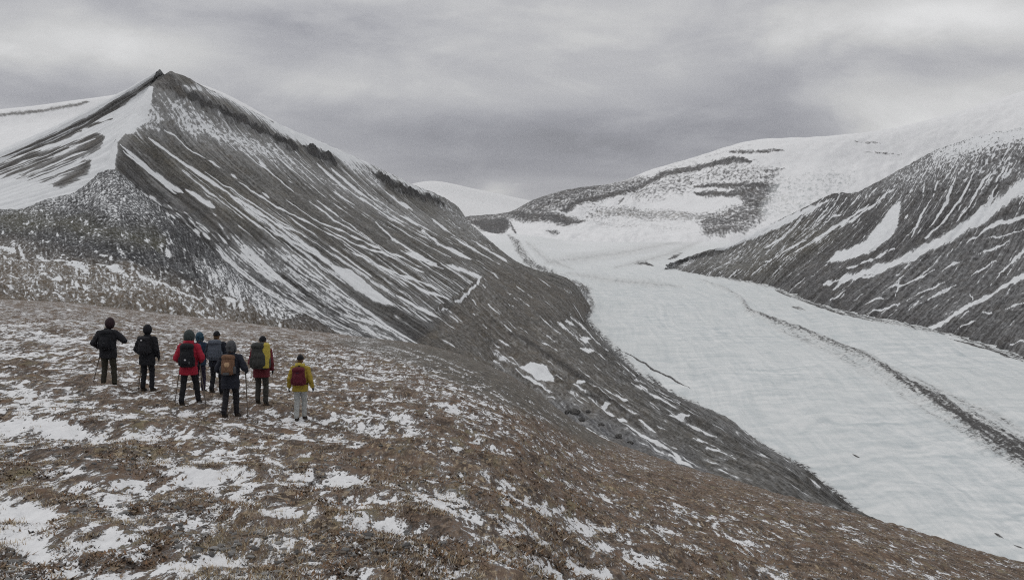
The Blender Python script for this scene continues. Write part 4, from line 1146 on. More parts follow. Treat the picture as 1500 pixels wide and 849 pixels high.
def shell(name, c, rx, ry, rz, a0, p0, p1, th=0.012, nu=28, nv=16):
    """an open hood: part of an ellipsoid with an opening of half angle a0 towards +y, with thickness"""
    V = []; Fs = []
    for layer in (0, 1):
        k = 1 - layer
        for i in range(nv + 1):
            ph = p0 + (p1 - p0) * i / nv
            for j in range(nu + 1):
                th_ = math.pi / 2 + a0 * max(0.35, math.cos(ph)) + (2 * math.pi - 2 * a0 * max(0.35, math.cos(ph))) * j / nu
                R_ = (rx - (0 if k else th), ry - (0 if k else th), rz - (0 if k else th))
                V.append((c[0] + R_[0] * math.cos(ph) * math.cos(th_), c[1] + R_[1] * math.cos(ph) * math.sin(th_), c[2] + R_[2] * math.sin(ph)))
    n1 = (nv + 1) * (nu + 1)
    for i in range(nv):
        for j in range(nu):
            a = i * (nu + 1) + j
            Fs.append((a, a + 1, a + nu + 2, a + nu + 1)); Fs.append(tuple(n1 + q for q in (a + nu + 1, a + nu + 2, a + 1, a)))
    for i in range(nv):
        for j in (0, nu):
            a = i * (nu + 1) + j; Fs.append((a, a + nu + 1, n1 + a + nu + 1, n1 + a))
    for i in (0, nv):
        for j in range(nu):
            a = i * (nu + 1) + j; Fs.append((a, a + 1, n1 + a + 1, n1 + a))
    me = bpy.data.meshes.new(name); me.from_pydata(V, [], Fs); me.update()
    me.polygons.foreach_set('use_smooth', np.ones(len(me.polygons), bool))
    return me


def hand_into(lump, wrist, dirv, side, grow=0.0, curl=0.6):
    """palm, four unequal bent fingers and a thumb; side = -1 left, +1 right"""
    w = Vector(wrist); d = Vector(dirv).normalized()
    inward = Vector((-side, 0.15, 0)); inward = (inward - d * inward.dot(d)).normalized()   # palm faces the body
    across = d.cross(inward).normalized()
    if across.y < 0: across = -across                                                     # thumb side looks forward
    g = grow
    base = w + d * 0.085
    for k in (-1.5, -0.5, 0.5, 1.5):
        lump.cone(w + across * k * 0.012, 0.017 + g, base + across * k * 0.019, 0.0135 + g, 8)
    for k, ln in ((-1.5, 0.056), (-0.5, 0.072), (0.5, 0.078), (1.5, 0.068)):
        p = base + across * k * 0.0195
        c1 = (d * math.cos(curl * 0.5) + inward * math.sin(curl * 0.5))
        c2 = (d * math.cos(curl * 1.5) + inward * math.sin(curl * 1.5))
        q = p + c1 * ln * 0.55
        lump.cone(p, 0.0095 + g, q, 0.0088 + g, 8); lump.cone(q, 0.0088 + g, q + c2 * ln * 0.5, 0.0075 + g, 8)
    t0 = w + d * 0.025 + across * 0.024
    t1 = t0 + (d * 0.6 + across * 0.75 + inward * 0.25).normalized() * 0.04
    lump.cone(t0, 0.012 + g, t1, 0.0105 + g, 8); lump.cone(t1, 0.0105 + g, t1 + (d + inward * 0.4).normalized() * 0.03, 0.009 + g, 8)
    return w + d * 0.075 + inward * 0.03


def hill_hit(px, py):
    """forward distance at which a sight line meets the foreground slope"""
    t = float(tan_of(py)); a = (px - W0 / 2) / F / (CP + (H0 / 2 - py) / F * SP)
    Y = np.linspace(4, 120, 8000)
    k = np.nonzero(hill_base(a * Y, Y) >= -t * Y)[0]
    y = Y[k[0]] if len(k) else 60.0
    return a * y, y


def make_person(spec):
    cx, cy_ = spec['px'], spec['py']
    X, Y = hill_hit(cx, cy_)
    H = spec['h']; S = H / 1.75
    rz = spec.get('turn', 0.0)
    root = bpy.data.objects.new('person', None); COL.objects.link(root)
    gz0 = float(hill_z(np.array([X]), np.array([Y]))[0])
    root.location = (X, Y, gz0); root.rotation_euler = (0, 0, rz); root.scale = (S, S, S)
    root.empty_display_size = 0.3
    root['label'] = spec['label']; root['category'] = 'person'; root['group'] = 'hikers walking in a line across the slope'
    Mw = Matrix.Translation((X, Y, gz0)) @ Matrix.Rotation(rz, 4, 'Z') @ Matrix.Scale(S, 4)
    print('PERSON', spec['label'][:30], 'dist %.1f' % Y, 'px height %.1f' % (H * F / Y), 'want', spec.get('want'))

    def ground(lx, ly):
        p = Mw @ Vector((lx, ly, 0))
        return (float(hill_z(np.array([p.x]), np.array([p.y]))[0]) - gz0) / S - 0.012

    seed = spec.get('seed', 1)
    lean = spec.get('lean', 0.04)              # forward lean of the shoulders
    sway = spec.get('sway', 0.0)
    dz = 0.0
    feet = {}
    for s_, nm in ((-1, 'fl'), (1, 'fr')):
        fx, fy = spec[nm]
        feet[s_] = Vector((fx, fy, max(-0.12, min(0.12, ground(fx, fy))) + (spec.get('heel', {}).get(s_, 0.0))))
    hip = Vector((sway * 0.3, -0.01 + 0.5 * (spec['fl'][1] + spec['fr'][1]), 0.91 + min(feet[-1].z, feet[1].z) * 0.6))
    chest = hip + Vector((sway * 0.6, lean * 0.7, 0.34)); neck = hip + Vector((sway, lean, 0.555))
    nod = spec.get('nod', 0.02)
    head = neck + Vector((spec.get('tilt', 0.0), nod + 0.015, 0.165))
    body = Lump(); jac = Lump(); tro = Lump()
    # legs
    for s_ in (-1, 1):
        f = feet[s_]; h = hip + Vector((s_ * 0.085, 0, -0.02)); an = f + Vector((0, -0.03, 0.09))
        mid = (h + an) / 2
        bend = max(0.0, 0.86 - (h - an).length) * 0.6 + 0.025
        kn = Vector((mid.x + s_ * 0.006, mid.y + bend, mid.z + 0.01))
        body.cone(h, 0.075, kn, 0.05, 12).cone(kn, 0.05, an, 0.036, 12).cone(an, 0.036, f + Vector((0, 0.12, 0.035)), 0.03, 10)
        tro.cone(h + Vector((0, 0, 0.02)), 0.098, kn, 0.073, 14).cone(kn, 0.074, an + Vector((0, -0.005, 0.035)), 0.064, 14)
        tro.cone(an + Vector((0, -0.005, 0.07)), 0.067, an + Vector((0, 0, 0.02)), 0.06, 14)
        bt = Lump()
        bt.cone(an + Vector((0, 0, 0.05)), 0.052, an + Vector((0, 0.0, -0.03)), 0.052, 12)
        bt.loft([(f.x + s_ * .008, f.y + 0.055, f.z - 0.012, 0.053, 0.145), (f.x + s_ * .008, f.y + 0.055, f.z + 0.03, 0.053, 0.145), (f.x + s_ * .006, f.y + 0.04, f.z + 0.06, 0.046, 0.118), (f.x, f.y - 0.01, f.z + 0.10, 0.04, 0.06)], 20, 2.6)
        b_ = link_obj('boot', bt.fuse('boot', 0.011, 2), spec.get('boot', MC['boot']), root)
        so_ = Lump().loft([(f.x + s_ * .008, f.y + 0.055, f.z - 0.022, 0.055, 0.148), (f.x + s_ * .008, f.y + 0.055, f.z + 0.008, 0.056, 0.15)], 20, 2.6)
        link_obj('sole', so_.mesh('sole'), MC['black'], b_)
    body.loft([(hip.x, hip.y, hip.z - 0.09, 0.14, 0.095), (hip.x, hip.y, hip.z, 0.155, 0.105), (chest.x, chest.y, chest.z - 0.14, 0.135, 0.095), (chest.x, chest.y, chest.z + 0.04, 0.16, 0.11), (neck.x, neck.y, neck.z - 0.06, 0.15, 0.085), (neck.x, neck.y, neck.z, 0.07, 0.06)])
    tro.loft([(hip.x, hip.y, hip.z - 0.13, 0.15, 0.11), (hip.x, hip.y, hip.z - 0.02, 0.172, 0.125), (hip.x, hip.y, hip.z + 0.12, 0.155, 0.112)])
    hem = spec.get('hem', 0.0)
    jac.loft([(hip.x, hip.y, hip.z - 0.10 - hem, 0.212, 0.165), (hip.x, hip.y, hip.z - 0.02 - hem * .5, 0.210, 0.163), (hip.x * .5 + chest.x * .5, chest.y * .5 + hip.y * .5, hip.z + 0.14, 0.200, 0.15), (chest.x, chest.y, chest.z, 0.215, 0.158), (chest.x * .4 + neck.x * .6, chest.y * .4 + neck.y * .6, chest.z + 0.12, 0.205, 0.135),
              (neck.x, neck.y, neck.z - 0.055, 0.175, 0.11), (neck.x, neck.y, neck.z - 0.01, 0.095, 0.085), (neck.x, neck.y + 0.005, neck.z + 0.055, 0.078, 0.08)])
    # arms
    grips = {}
    for s_, nm in ((-1, 'l'), (1, 'r')):
        sh = neck + Vector((s_ * 0.185, -0.005, -0.075))
        e = Vector(spec['e' + nm]) + Vector((0, hip.y, 0)); w = Vector(spec['h' + nm]) + Vector((0, hip.y, 0))
        u = (e - sh).normalized() * 0.29 + sh
        v = (w - u).normalized() * 0.25 + u
        body.cone(neck + Vector((s_ * 0.09, 0, -0.07)), 0.06, sh, 0.055, 12).cone(sh, 0.052, u, 0.041, 12).cone(u, 0.041, v, 0.029, 12)
        jac.cone(neck + Vector((s_ * 0.09, 0, -0.065)), 0.085, sh, 0.09, 14).cone(sh, 0.092, u, 0.08, 14).cone(u, 0.08, v - (v - u).normalized() * 0.02, 0.056, 14)
        dv = (v - u).normalized()
        hd = Vector(spec.get('d' + nm, dv))
        curl = spec.get('curl', {}).get(s_, 0.5)
        hand_into(body, v, hd, s_, 0.0, curl)
        gl = Lump(); g = hand_into(gl, v, hd, s_, 0.0035, curl); gl.cone(v - dv * 0.05, 0.036, v + dv * 0.01, 0.03, 10)
        link_obj('glove', gl.fuse('glove', 0.0052, 1), spec.get('glove', MC['black']), root)
        grips[s_] = g
    # head with a face
    body.cone(neck - Vector((0, 0, 0.05)), 0.058, head - Vector((0, 0.02, 0.06)), 0.054, 12)
    body.ball(head, 0.076, 0.096, 0.112).ball(head + Vector((0, 0.045, -0.062)), 0.05, 0.05, 0.052)
    body.cone(head + Vector((0, 0.094, 0.012)), 0.009, head + Vector((0, 0.112, -0.022)), 0.014, 8)
    body.cone(head + Vector((-0.02, 0.093, -0.056)), 0.007, head + Vector((0.02, 0.093, -0.056)), 0.007, 8)
    body.cone(head + Vector((-0.035, 0.08, 0.026)), 0.011, head + Vector((0.035, 0.08, 0.026)), 0.011, 8)
    for s_ in (-1, 1):
        body.ball(head + Vector((s_ * 0.077, -0.006, -0.005)), 0.011, 0.02, 0.03)
    bm_ = link_obj('body', body.fuse('body', 0.0075, 1), SKIN, root)
    for s_ in (-1, 1):
        link_obj('eye', Lump().ball(head + Vector((s_ * 0.031, 0.086, 0.004)), 0.011, 0.009, 0.008).mesh('eye'), MC['white'], root)
    link_obj('trousers', tro.fuse('trousers', 0.013, 3, 0.010, seed), spec['trousers'], root)
    link_obj('jacket', jac.fuse('jacket', 0.013, 3, 0.011, seed + 3), spec['jacket'], root)
    if spec.get('band'):
        bd = Lump().loft([(hip.x, hip.y, hip.z - 0.115 - hem, 0.203, 0.16), (hip.x, hip.y, hip.z - 0.06 - hem, 0.204, 0.161)])
        link_obj('jacket_hem', bd.mesh('jacket_hem'), spec['band'], root)
    hc = head + Vector((0, -0.01, 0.012))
    if spec['hat'] == 'hood':
        me = shell('hood', hc, 0.118 * spec.get('hs', 1), 0.135 * spec.get('hs', 1), 0.15 * spec.get('hs', 1), 0.75, -1.15, 1.5)
        link_obj('hood', me, spec['hatm'], root)
    elif spec['hat'] == 'trapper':                # padded hat with ear flaps, seen as a round grey mass
        hl = Lump().ball(hc + Vector((0, -0.012, 0.035)), 0.108, 0.12, 0.112)
        for s_ in (-1, 1):
            hl.cone(hc + Vector((s_ * 0.088, -0.01, 0.0)), 0.042, hc + Vector((s_ * 0.086, 0.0, -0.10)), 0.034, 12)
        hl.cone(hc + Vector((-.05, -0.085, -0.02)), 0.045, hc + Vector((-.04, -0.085, -0.085)), 0.04, 12).cone(hc + Vector((.05, -0.085, -0.02)), 0.045, hc + Vector((.04, -0.085, -0.085)), 0.04, 12)
        link_obj('hat', hl.fuse('hat', 0.009, 2, 0.008, seed), spec['hatm'], root)
    else:
        hl = Lump().loft([(hc.x, hc.y, hc.z + 0.012, 0.088, 0.107), (hc.x, hc.y, hc.z + 0.05, 0.09, 0.108), (hc.x, hc.y - .004, hc.z + 0.09, 0.076, 0.094), (hc.x, hc.y - .006, hc.z + 0.125, 0.045, 0.06), (hc.x, hc.y - .008, hc.z + 0.138, 0.012, 0.016)], 24, 2.0)
        ht = link_obj('hat', hl.fuse('hat', 0.009, 2), spec['hatm'], root)
        cu = Lump().loft([(hc.x, hc.y, hc.z + 0.004, 0.091, 0.11), (hc.x, hc.y, hc.z + 0.046, 0.0945, 0.114)], 24, 2.0)
        link_obj('hat_cuff', cu.mesh('hat_cuff'), spec['hatm'], ht)
        hr = Lump().ball(hc + Vector((0, -0.03, -0.035)), 0.078, 0.075, 0.062)
        link_obj('hair', hr.fuse('hair', 0.009, 1, 0.006, seed), MC['brown'], root)
    if spec.get('collar'):                          # hood lying folded on the shoulders
        cl_ = Lump().cone(neck + Vector((-0.075, -0.075, 0.02)), 0.055, neck + Vector((0.075, -0.075, 0.02)), 0.055).cone(neck + Vector((-0.09, -0.03, 0.05)), 0.045, neck + Vector((-0.085, 0.05, 0.02)), 0.035).cone(neck + Vector((0.09, -0.03, 0.05)), 0.045, neck + Vector((0.085, 0.05, 0.02)), 0.035)
        cl_.ball(neck + Vector((0, -0.085, 0.035)), 0.105, 0.06, 0.07)
        link_obj('hood', cl_.fuse('hood', 0.011, 2, 0.006, seed), spec['collar'], root)

    # ---- the backpack, a thing of its own
    pk = spec['pack']
    pw, pd_, phh = pk['size']
    pc = chest + Vector((pk.get('dx', 0.0), -0.145 - pd_ * 0.5, pk.get('up', 0.0)))
    br = bpy.data.objects.new('backpack', None); COL.objects.link(br)
    base = pc - Vector((0, 0, phh / 2))
    br.matrix_world = Mw @ Matrix.Translation(base)
    br['label'] = pk['label']; br['category'] = 'backpack'; br['group'] = 'backpacks worn by the hikers'
    br.empty_display_size = 0.2
    tl = Matrix.Rotation(-math.atan2(lean, 0.555), 3, 'X')

    def pb(l, name, voxel=0.011, wr=0.006): return l.fuse(name, voxel, 2, wr, seed + 7)
    bag = Lump().loft([(0, 0, 0.0, pw * .40, pd_ * .38), (0, 0, 0.035, pw * .49, pd_ * .48), (0, 0, phh * .5, pw * .5, pd_ * .5), (0, 0.0, phh * .82, pw * .47, pd_ * .46), (0, 0.01, phh * .95, pw * .38, pd_ * .36), (0, 0.015, phh, pw * .2, pd_ * .2)], 28, 3.2)
    link_obj('bag', pb(bag, 'bag'), pk['mat'], br)
    lid = Lump().loft([(0, -0.008, phh * .80, pw * .50, pd_ * .53), (0, -0.008, phh * .9, pw * .505, pd_ * .54), (0, 0, phh * .99, pw * .42, pd_ * .42), (0, 0, phh * 1.02, pw * .2, pd_ * .2)], 28, 3.0)
    link_obj('lid', pb(lid, 'lid'), pk.get('lid', pk['mat']), br)
    fp = Lump().loft([(0, -pd_ * .48, phh * .10, pw * .30, 0.03), (0, -pd_ * .5, phh * .18, pw * .36, 0.05), (0, -pd_ * .5, phh * .52, pw * .35, 0.05), (0, -pd_ * .46, phh * .66, pw * .26, 0.03)], 24, 3.0)
    link_obj('front_pocket', pb(fp, 'front_pocket', .009), pk.get('front', pk['mat']), br)
    for s_ in (-1, 1):
        sp_ = Lump().loft([(s_ * pw * .5, 0, phh * .06, 0.028, pd_ * .30), (s_ * pw * .51, 0, phh * .3, 0.036, pd_ * .33), (s_ * pw * .5, 0, phh * .44, 0.02, pd_ * .3)], 20, 2.6)
        link_obj('side_pocket', pb(sp_, 'side_pocket', .01), pk.get('side', pk['mat']), br)
        st = Lump()
        x0 = s_ * 0.085
        pts = [Vector((x0, pd_ * .45, phh * .80)), Vector((x0, pd_ * .5 + 0.03, phh * .80 + .10)), Vector((x0 + s_ * .015, pd_ * .5 + 0.13, phh * .80 + .125)), Vector((x0 + s_ * .03, pd_ * .5 + 0.25, phh * .80 + .05)), Vector((x0 + s_ * .045, pd_ * .5 + 0.298, phh * .8 - .10)), Vector((x0 + s_ * .09, pd_ * .5 + 0.2, phh * .8 - .26)), Vector((s_ * pw * .45, pd_ * .45, phh * .12))]
        off_z = (neck.z + 0.015) - (base.z + phh * .80 + .125)
        pts = [p + Vector((0, 0, off_z if 0 < i < 6 else 0)) for i, p in enumerate(pts)]
        for a_, b_ in zip(pts[:-1], pts[1:]): st.cone(a_, 0.021, b_, 0.021, 10, 0.5)
        link_obj('shoulder_strap', st.fuse('shoulder_strap', 0.009, 2), pk.get('strap', MC['black']), br)
    hb = Lump().cone((-pw * .42, pd_ * .3, phh * .08), 0.03, (-0.20, pd_ * .5 + 0.14, phh * .06), 0.022, 10).cone((-pw * .42, pd_ * .3, phh * .08), 0.03, (pw * .42, pd_ * .3, phh * .08), 0.03, 10).cone((pw * .42, pd_ * .3, phh * .08), 0.03, (0.20, pd_ * .5 + 0.14, phh * .06), 0.022, 10)
    link_obj('hip_belt', hb.fuse('hip_belt', 0.01, 1), pk.get('strap', MC['black']), br)
    lp = Lump().cone((-0.03, pd_ * .3, phh * 1.0), 0.009, (-0.02, pd_ * .3, phh * 1.0 + .04), 0.009, 8).cone((-0.02, pd_ * .3, phh * 1.0 + .04), 0.009, (0.02, pd_ * .3, phh * 1.0 + .04), 0.009, 8).cone((0.02, pd_ * .3, phh * 1.0 + .04), 0.009, (0.03, pd_ * .3, phh * 1.0), 0.009, 8)
    link_obj('grab_loop', lp.mesh('grab_loop'), MC['black'], br)
    for (kx, kz, rx_, rz_, mt, nm) in pk.get('extra', []):
        ex = Lump().ball((kx * pw, -pd_ * .5 - 0.042, kz * phh), rx_, 0.014, rz_, 3.0)
        link_obj(nm, ex.mesh(nm), mt, br)
    if pk.get('half'):                               # a coloured panel down the right side
        hf = Lump().loft([(pw * .34, -0.012, phh * .04, pw * .19, pd_ * .5), (pw * .345, -0.02, phh * .5, pw * .2, pd_ * .53), (pw * .34, -0.012, phh * .92, pw * .19, pd_ * .5), (pw * .31, 0, phh * 1.0, pw * .13, pd_ * .36)], 24, 3.4)
        link_obj('side_panel', pb(hf, 'side_panel', .011), pk['half'], br)
    br.rotation_euler = (-math.atan2(lean, 0.555), 0, rz)

    # ---- trekking poles, each a thing of its own
    for s_, tip, lab in spec.get('poles', []):
        g = Mw @ grips[s_]
        tp = Mw @ Vector((tip[0], tip[1], 0)); tp.z = float(hill_z(np.array([tp.x]), np.array([tp.y]))[0]) - 0.02
        pr_ = bpy.data.objects.new('trekking_pole', None); COL.objects.link(pr_)
        pr_.location = tp; pr_['label'] = lab; pr_['category'] = 'trekking pole'; pr_['group'] = 'trekking poles in the hikers\' hands'
        pr_.empty_display_size = 0.1
        v = g - tp; d = v.normalized(); Ln = v.length
        link_obj('shaft', Lump().cone((0, 0, 0), 0.010, d * 0.5, 0.012, 10).cone(d * 0.5, 0.013, d * (Ln - .03), 0.015, 10).mesh('shaft'), METAL, pr_)
        link_obj('grip', Lump().cone(d * (Ln - .08), 0.014, d * (Ln + .055), 0.018, 10).mesh('grip'), MC['black'], pr_)
        bq = Lump().cone(d * 0.07 - d * .004, 0.038, d * 0.07 + d * .004, 0.034, 14)
        bk = Lump(); bk.v = [tuple(Vector(p) - d * max(-0.012, min(0.012, (Vector(p) - d * .07).dot(d))) * 0 - d * ((Vector(p) - d * .07).dot(d)) * 0.8) for p in bq.v]; bk.f = bq.f
        link_obj('basket', bk.mesh('basket'), MC['black'], pr_)
        link_obj('wrist_strap', Lump().cone(d * (Ln + .05), 0.006, d * (Ln - .03) + Vector((0, -.05, -.04)), 0.006, 8).cone(d * (Ln - .03) + Vector((0, -.05, -.04)), 0.006, d * (Ln - .02), 0.006, 8).mesh('wrist_strap'), MC['black'], pr_)
    return root


HIKERS = [
    dict(px=160, py=569, h=1.80, want=110, turn=0.12, fl=(-0.13, 0.0), fr=(0.13, 0.05), lean=0.05, sway=-0.02, tilt=0.06, el=(-0.310, -0.050, 1.200), hl=(-0.250, 0.140, 0.980), er=(0.330, 0.060, 1.220), hr=(0.150, 0.260, 1.420), dr=(-0.5, 0.3, 0.5),
         jacket=MC['soft_black'], trousers=MC['olive'], hat='hood', hatm=MC['maroon_dark'], hs=1.02, hem=0.04, seed=1, label='hiker in a black jacket and dark hood lifting the right hand to the face',
         pack=dict(size=(0.31, 0.19, 0.50), mat=MC['black'], label='plain black backpack on the hiker with one hand raised', extra=[(0.0, .35, .03, .012, MC['grey'], 'logo_patch')]),
         poles=[(-1, (-0.44, 0.12), 'trekking pole held low by the hiker with the other hand at the face')]),
    dict(px=217, py=577, h=1.70, want=102, turn=-0.05, fl=(-0.12, 0.0), fr=(0.12, 0.0), lean=0.04, el=(-0.280, 0.000, 1.120), hl=(-0.270, 0.200, 0.980), er=(0.260, -0.020, 1.100), hr=(0.250, 0.130, 0.900),
         jacket=MC['black'], trousers=MC['black'], hat='hood', hatm=MC['black'], hs=0.98, hem=0.10, seed=2, label='hiker dressed all in black with a long jacket and black hood',
         pack=dict(size=(0.30, 0.18, 0.46), mat=MC['soft_black'], label='black backpack with a small white mark on the hiker all in black', extra=[(-0.05, .80, .024, .016, MC['white'], 'logo_patch')]),
         poles=[(-1, (-0.32, 0.12), 'trekking pole beside the left leg of the hiker all in black')]),
    dict(px=277, py=592, h=1.78, want=112, turn=0.06, fl=(-0.15, -0.08), fr=(0.19, 0.16), lean=0.08, el=(-0.280, 0.000, 1.140), hl=(-0.290, 0.240, 1.020), er=(0.310, 0.000, 1.140), hr=(0.230, 0.240, 1.000),
         jacket=MC['red'], trousers=MC['black'], hat='hood', hatm=MC['green_grey'], hs=1.12, hem=0.07, seed=3, collar=MC['red'], label='hiker in a bright red jacket striding with two poles',
         pack=dict(size=(0.32, 0.20, 0.56), mat=MC['black'], label='black backpack with a pale buckle on the red jacket', up=-0.03, extra=[(0.0, .30, .026, .020, MC['white'], 'logo_patch'), (0.3, .18, .02, .03, MC['grey'], 'buckle')]),
         poles=[(-1, (-0.38, 0.15), 'upright trekking pole in the left hand of the hiker in red'), (1, (0.40, 0.0), 'slanting trekking pole in the right hand of the hiker in red')]),
    dict(px=291.5, py=577, h=1.64, want=82, turn=-0.1, fl=(-0.09, 0.0), fr=(0.1, 0.12), lean=0.06, el=(-0.240, 0.000, 1.120), hl=(-0.230, 0.200, 0.980), er=(0.240, 0.020, 1.120), hr=(0.220, 0.220, 1.020),
         jacket=MC['blue'], trousers=MC['purple'], hat='trapper', hatm=MC['teal'], seed=4, label='hiker in a blue jacket and teal hat half hidden behind the red one',
         pack=dict(size=(0.29, 0.18, 0.44), mat=MC['blue'], lid=MC['teal'], label='dark blue backpack partly hidden behind the hiker in red', front=MC['navy'])),
    dict(px=317.5, py=584, h=1.68, want=89, turn=0.05, fl=(-0.12, -0.02), fr=(0.1, 0.16), lean=0.05, el=(-0.250, 0.000, 1.120), hl=(-0.220, 0.200, 0.980), er=(0.240, 0.000, 1.120), hr=(0.210, 0.220, 1.000),
         jacket=MC['navy'], trousers=MC['black'], hat='beanie', hatm=MC['black'], seed=5, label='hiker with a black beanie walking behind the one with the orange pack',
         pack=dict(size=(0.36, 0.22, 0.56), mat=MC['slate'], label='slate blue backpack half hidden behind the orange one', lid=MC['slate'], front=MC['slate'], up=0.02),
         poles=[(1, (0.24, 0.12), 'pale trekking pole between the legs of two hikers in black')]),
    dict(px=338, py=606, h=1.76, want=111, turn=-0.04, fl=(-0.10, -0.14), fr=(0.09, 0.18), lean=0.09, el=(-0.290, 0.000, 1.120), hl=(-0.250, 0.220, 0.980), er=(0.330, 0.000, 1.160), hr=(0.310, 0.220, 1.050),
         jacket=MC['navy'], trousers=MC['soft_black'], hat='trapper', hatm=MC['grey'], hem=0.12, seed=6, label='hiker in a navy jacket and round grey hat nearest the camera',
         pack=dict(size=(0.30, 0.19, 0.46), mat=MC['orange'], label='rusty orange backpack with a beige pocket on the navy jacket', front=MC['orange'], side=MC['grey'], lid=MC['orange'], extra=[(0.05, .50, .06, .05, MC['beige'], 'pocket_patch'), (0.02, .30, .03, .035, MC['brown'], 'pocket_flap'), (0.0, .05, .08, .03, MC['grey'], 'base_panel')]),
         poles=[(1, (0.37, 0.1), 'brown trekking pole in the right hand of the hiker with the orange pack')]),
    dict(px=384, py=598, h=1.74, want=101, turn=0.05, fl=(-0.10, 0.0), fr=(0.10, 0.0), lean=0.05, tilt=0.03, el=(-0.250, 0.000, 1.120), hl=(-0.230, 0.180, 0.980), er=(0.240, -0.030, 1.100), hr=(0.255, 0.100, 0.880),
         jacket=MC['wine'], trousers=MC['dark_grey'], hat='beanie', hatm=MC['black'], hem=0.08, seed=7, label='hiker in a wine red jacket and black beanie under a tall pack',
         pack=dict(dx=0.02, size=(0.45, 0.27, 0.66), mat=MC['pack_grey'], label='tall grey backpack with a yellow right side', half=MC['yellow'], up=0.05)),
    dict(px=440, py=610, h=1.58, want=93, turn=0.0, fl=(-0.08, -0.06), fr=(0.08, 0.14), lean=0.04, el=(-0.270, -0.020, 1.120), hl=(-0.320, 0.080, 0.860), er=(0.270, -0.020, 1.120), hr=(0.320, 0.080, 0.860),
         jacket=MC['mustard'], trousers=MC['pale_grey'], hat='beanie', hatm=MC['black'], collar=MC['yellow'], hem=0.02, seed=8, label='hiker in a mustard yellow jacket and pale grey trousers',
         pack=dict(size=(0.34, 0.20, 0.48), mat=MC['maroon'], label='rounded maroon backpack on the yellow jacket', up=-0.03, front=MC['maroon'], extra=[(0.0, .72, .05, .008, MC['purple'], 'zip')])),
]
for sp_ in HIKERS:
    make_person(sp_)


# ================================================================== PLANTS, STONES AND BOULDERS
def snowless(X, Y):
    """how bare the slope is at points, read back from the hillside sheet"""
    a = X / Y
    i = np.clip(np.round((a - aa[0]) / (aa[1] - aa[0])).astype(int), 0, na - 1)
    inv_ = (1 / Y - 1 / 6.3) / (1 / dsc[i] - 1 / 6.3)
    j = np.clip(14 + np.round(inv_ * 599).astype(int), 14, 613)
    return ph.snow[i, j], ph.iso[i, j]


def scatter_xy(n, px0, px1, d0, d1, seed):
    r = np.random.RandomState(seed)
    a = (r.uniform(px0, px1, n) - W0 / 2) / (F * CP)
    d = 1 / r.uniform(1 / d1, 1 / d0, n)
    return a * d, d, r


def tuft_mesh(name, n, seed, d0, d1, blades, hgt, spread, width, cols, thr):
    X, Y, r = scatter_xy(n, -80, 1580, d0, d1, seed)
    sn, fl = snowless(X, Y)
    keep = (sn + r.normal(0, 0.12, n) < thr) & (fl < 0.35)
    keep &= perlin(X / 1.1, Y / 1.4, seed) + 0.6 * perlin(X / .4, Y / .5, seed + 1) + r.normal(0, .15, n) > -0.02
    X, Y = X[keep], Y[keep]; n = len(X)
    Z = hill_z(X, Y)
    V = np.zeros((n, blades, 3, 3)); C = np.zeros((n, blades, 3, 4)); C[..., 3] = 1
    size = r.uniform(0.55, 1.25, n)
    base_c = np.asarray(cols)[r.randint(0, len(cols), n)]
    for b in range(blades):
        an = r.uniform(0, 2 * np.pi, n); le = r.uniform(0.2, 1.0, n) * spread * size
        h = r.uniform(0.45, 1.0, n) * hgt * size
        bx, by = r.normal(0, spread * .35, n), r.normal(0, spread * .35, n)
        wx, wy = -np.sin(an) * width * size, np.cos(an) * width * size
        V[:, b, 0] = np.stack([X + bx - wx, Y + by - wy, Z - 0.02], -1)
        V[:, b, 1] = np.stack([X + bx + wx, Y + by + wy, Z - 0.02], -1)
        V[:, b, 2] = np.stack([X + bx + np.cos(an) * le, Y + by + np.sin(an) * le, Z + h], -1)
        C[:, b, :, :3] = (base_c * r.uniform(0.6, 1.3, (n, 1)))[:, None, :]
    V = V.reshape(-1, 3); Q = np.arange(len(V)).reshape(-1, 3)
    me = grid_mesh(name, V, Q)
    at_ = me.attributes.new('tint', 'FLOAT_COLOR', 'POINT'); at_.data.foreach_set('color', C.astype(np.float32).ravel())
    return me


MT, _nt, _b = new_mat('dry_blades'); _nt.plug(_b.inputs['Base Color'], _nt.attr('tint', 'Color')); _b.inputs['Roughness'].default_value = 0.85
link_obj('grass', tuft_mesh('grass', 70000, 301, 6.5, 75, 6, 0.040, 0.065, 0.006, [(0.42, 0.34, 0.22), (0.33, 0.25, 0.15), (0.5, 0.43, 0.32), (0.28, 0.21, 0.13), (0.35, 0.26, 0.18), (0.62, 0.61, 0.60)], 0.66), MT,
         label='dry straw-coloured grass tufts poking through the snow', cat='grass', kind='stuff')
link_obj('dwarf_shrubs', tuft_mesh('dwarf_shrubs', 62000, 302, 6.5, 110, 7, 0.024, 0.085, 0.019, [(0.085, 0.06, 0.045), (0.16, 0.112, 0.074), (0.055, 0.042, 0.035), (0.21, 0.128, 0.076), (0.18, 0.122, 0.08), (0.27, 0.2, 0.14), (0.58, 0.57, 0.57)], 0.60), MT,
         label='low brown dwarf shrubs and moss covering the slope', cat='shrubs', kind='stuff')


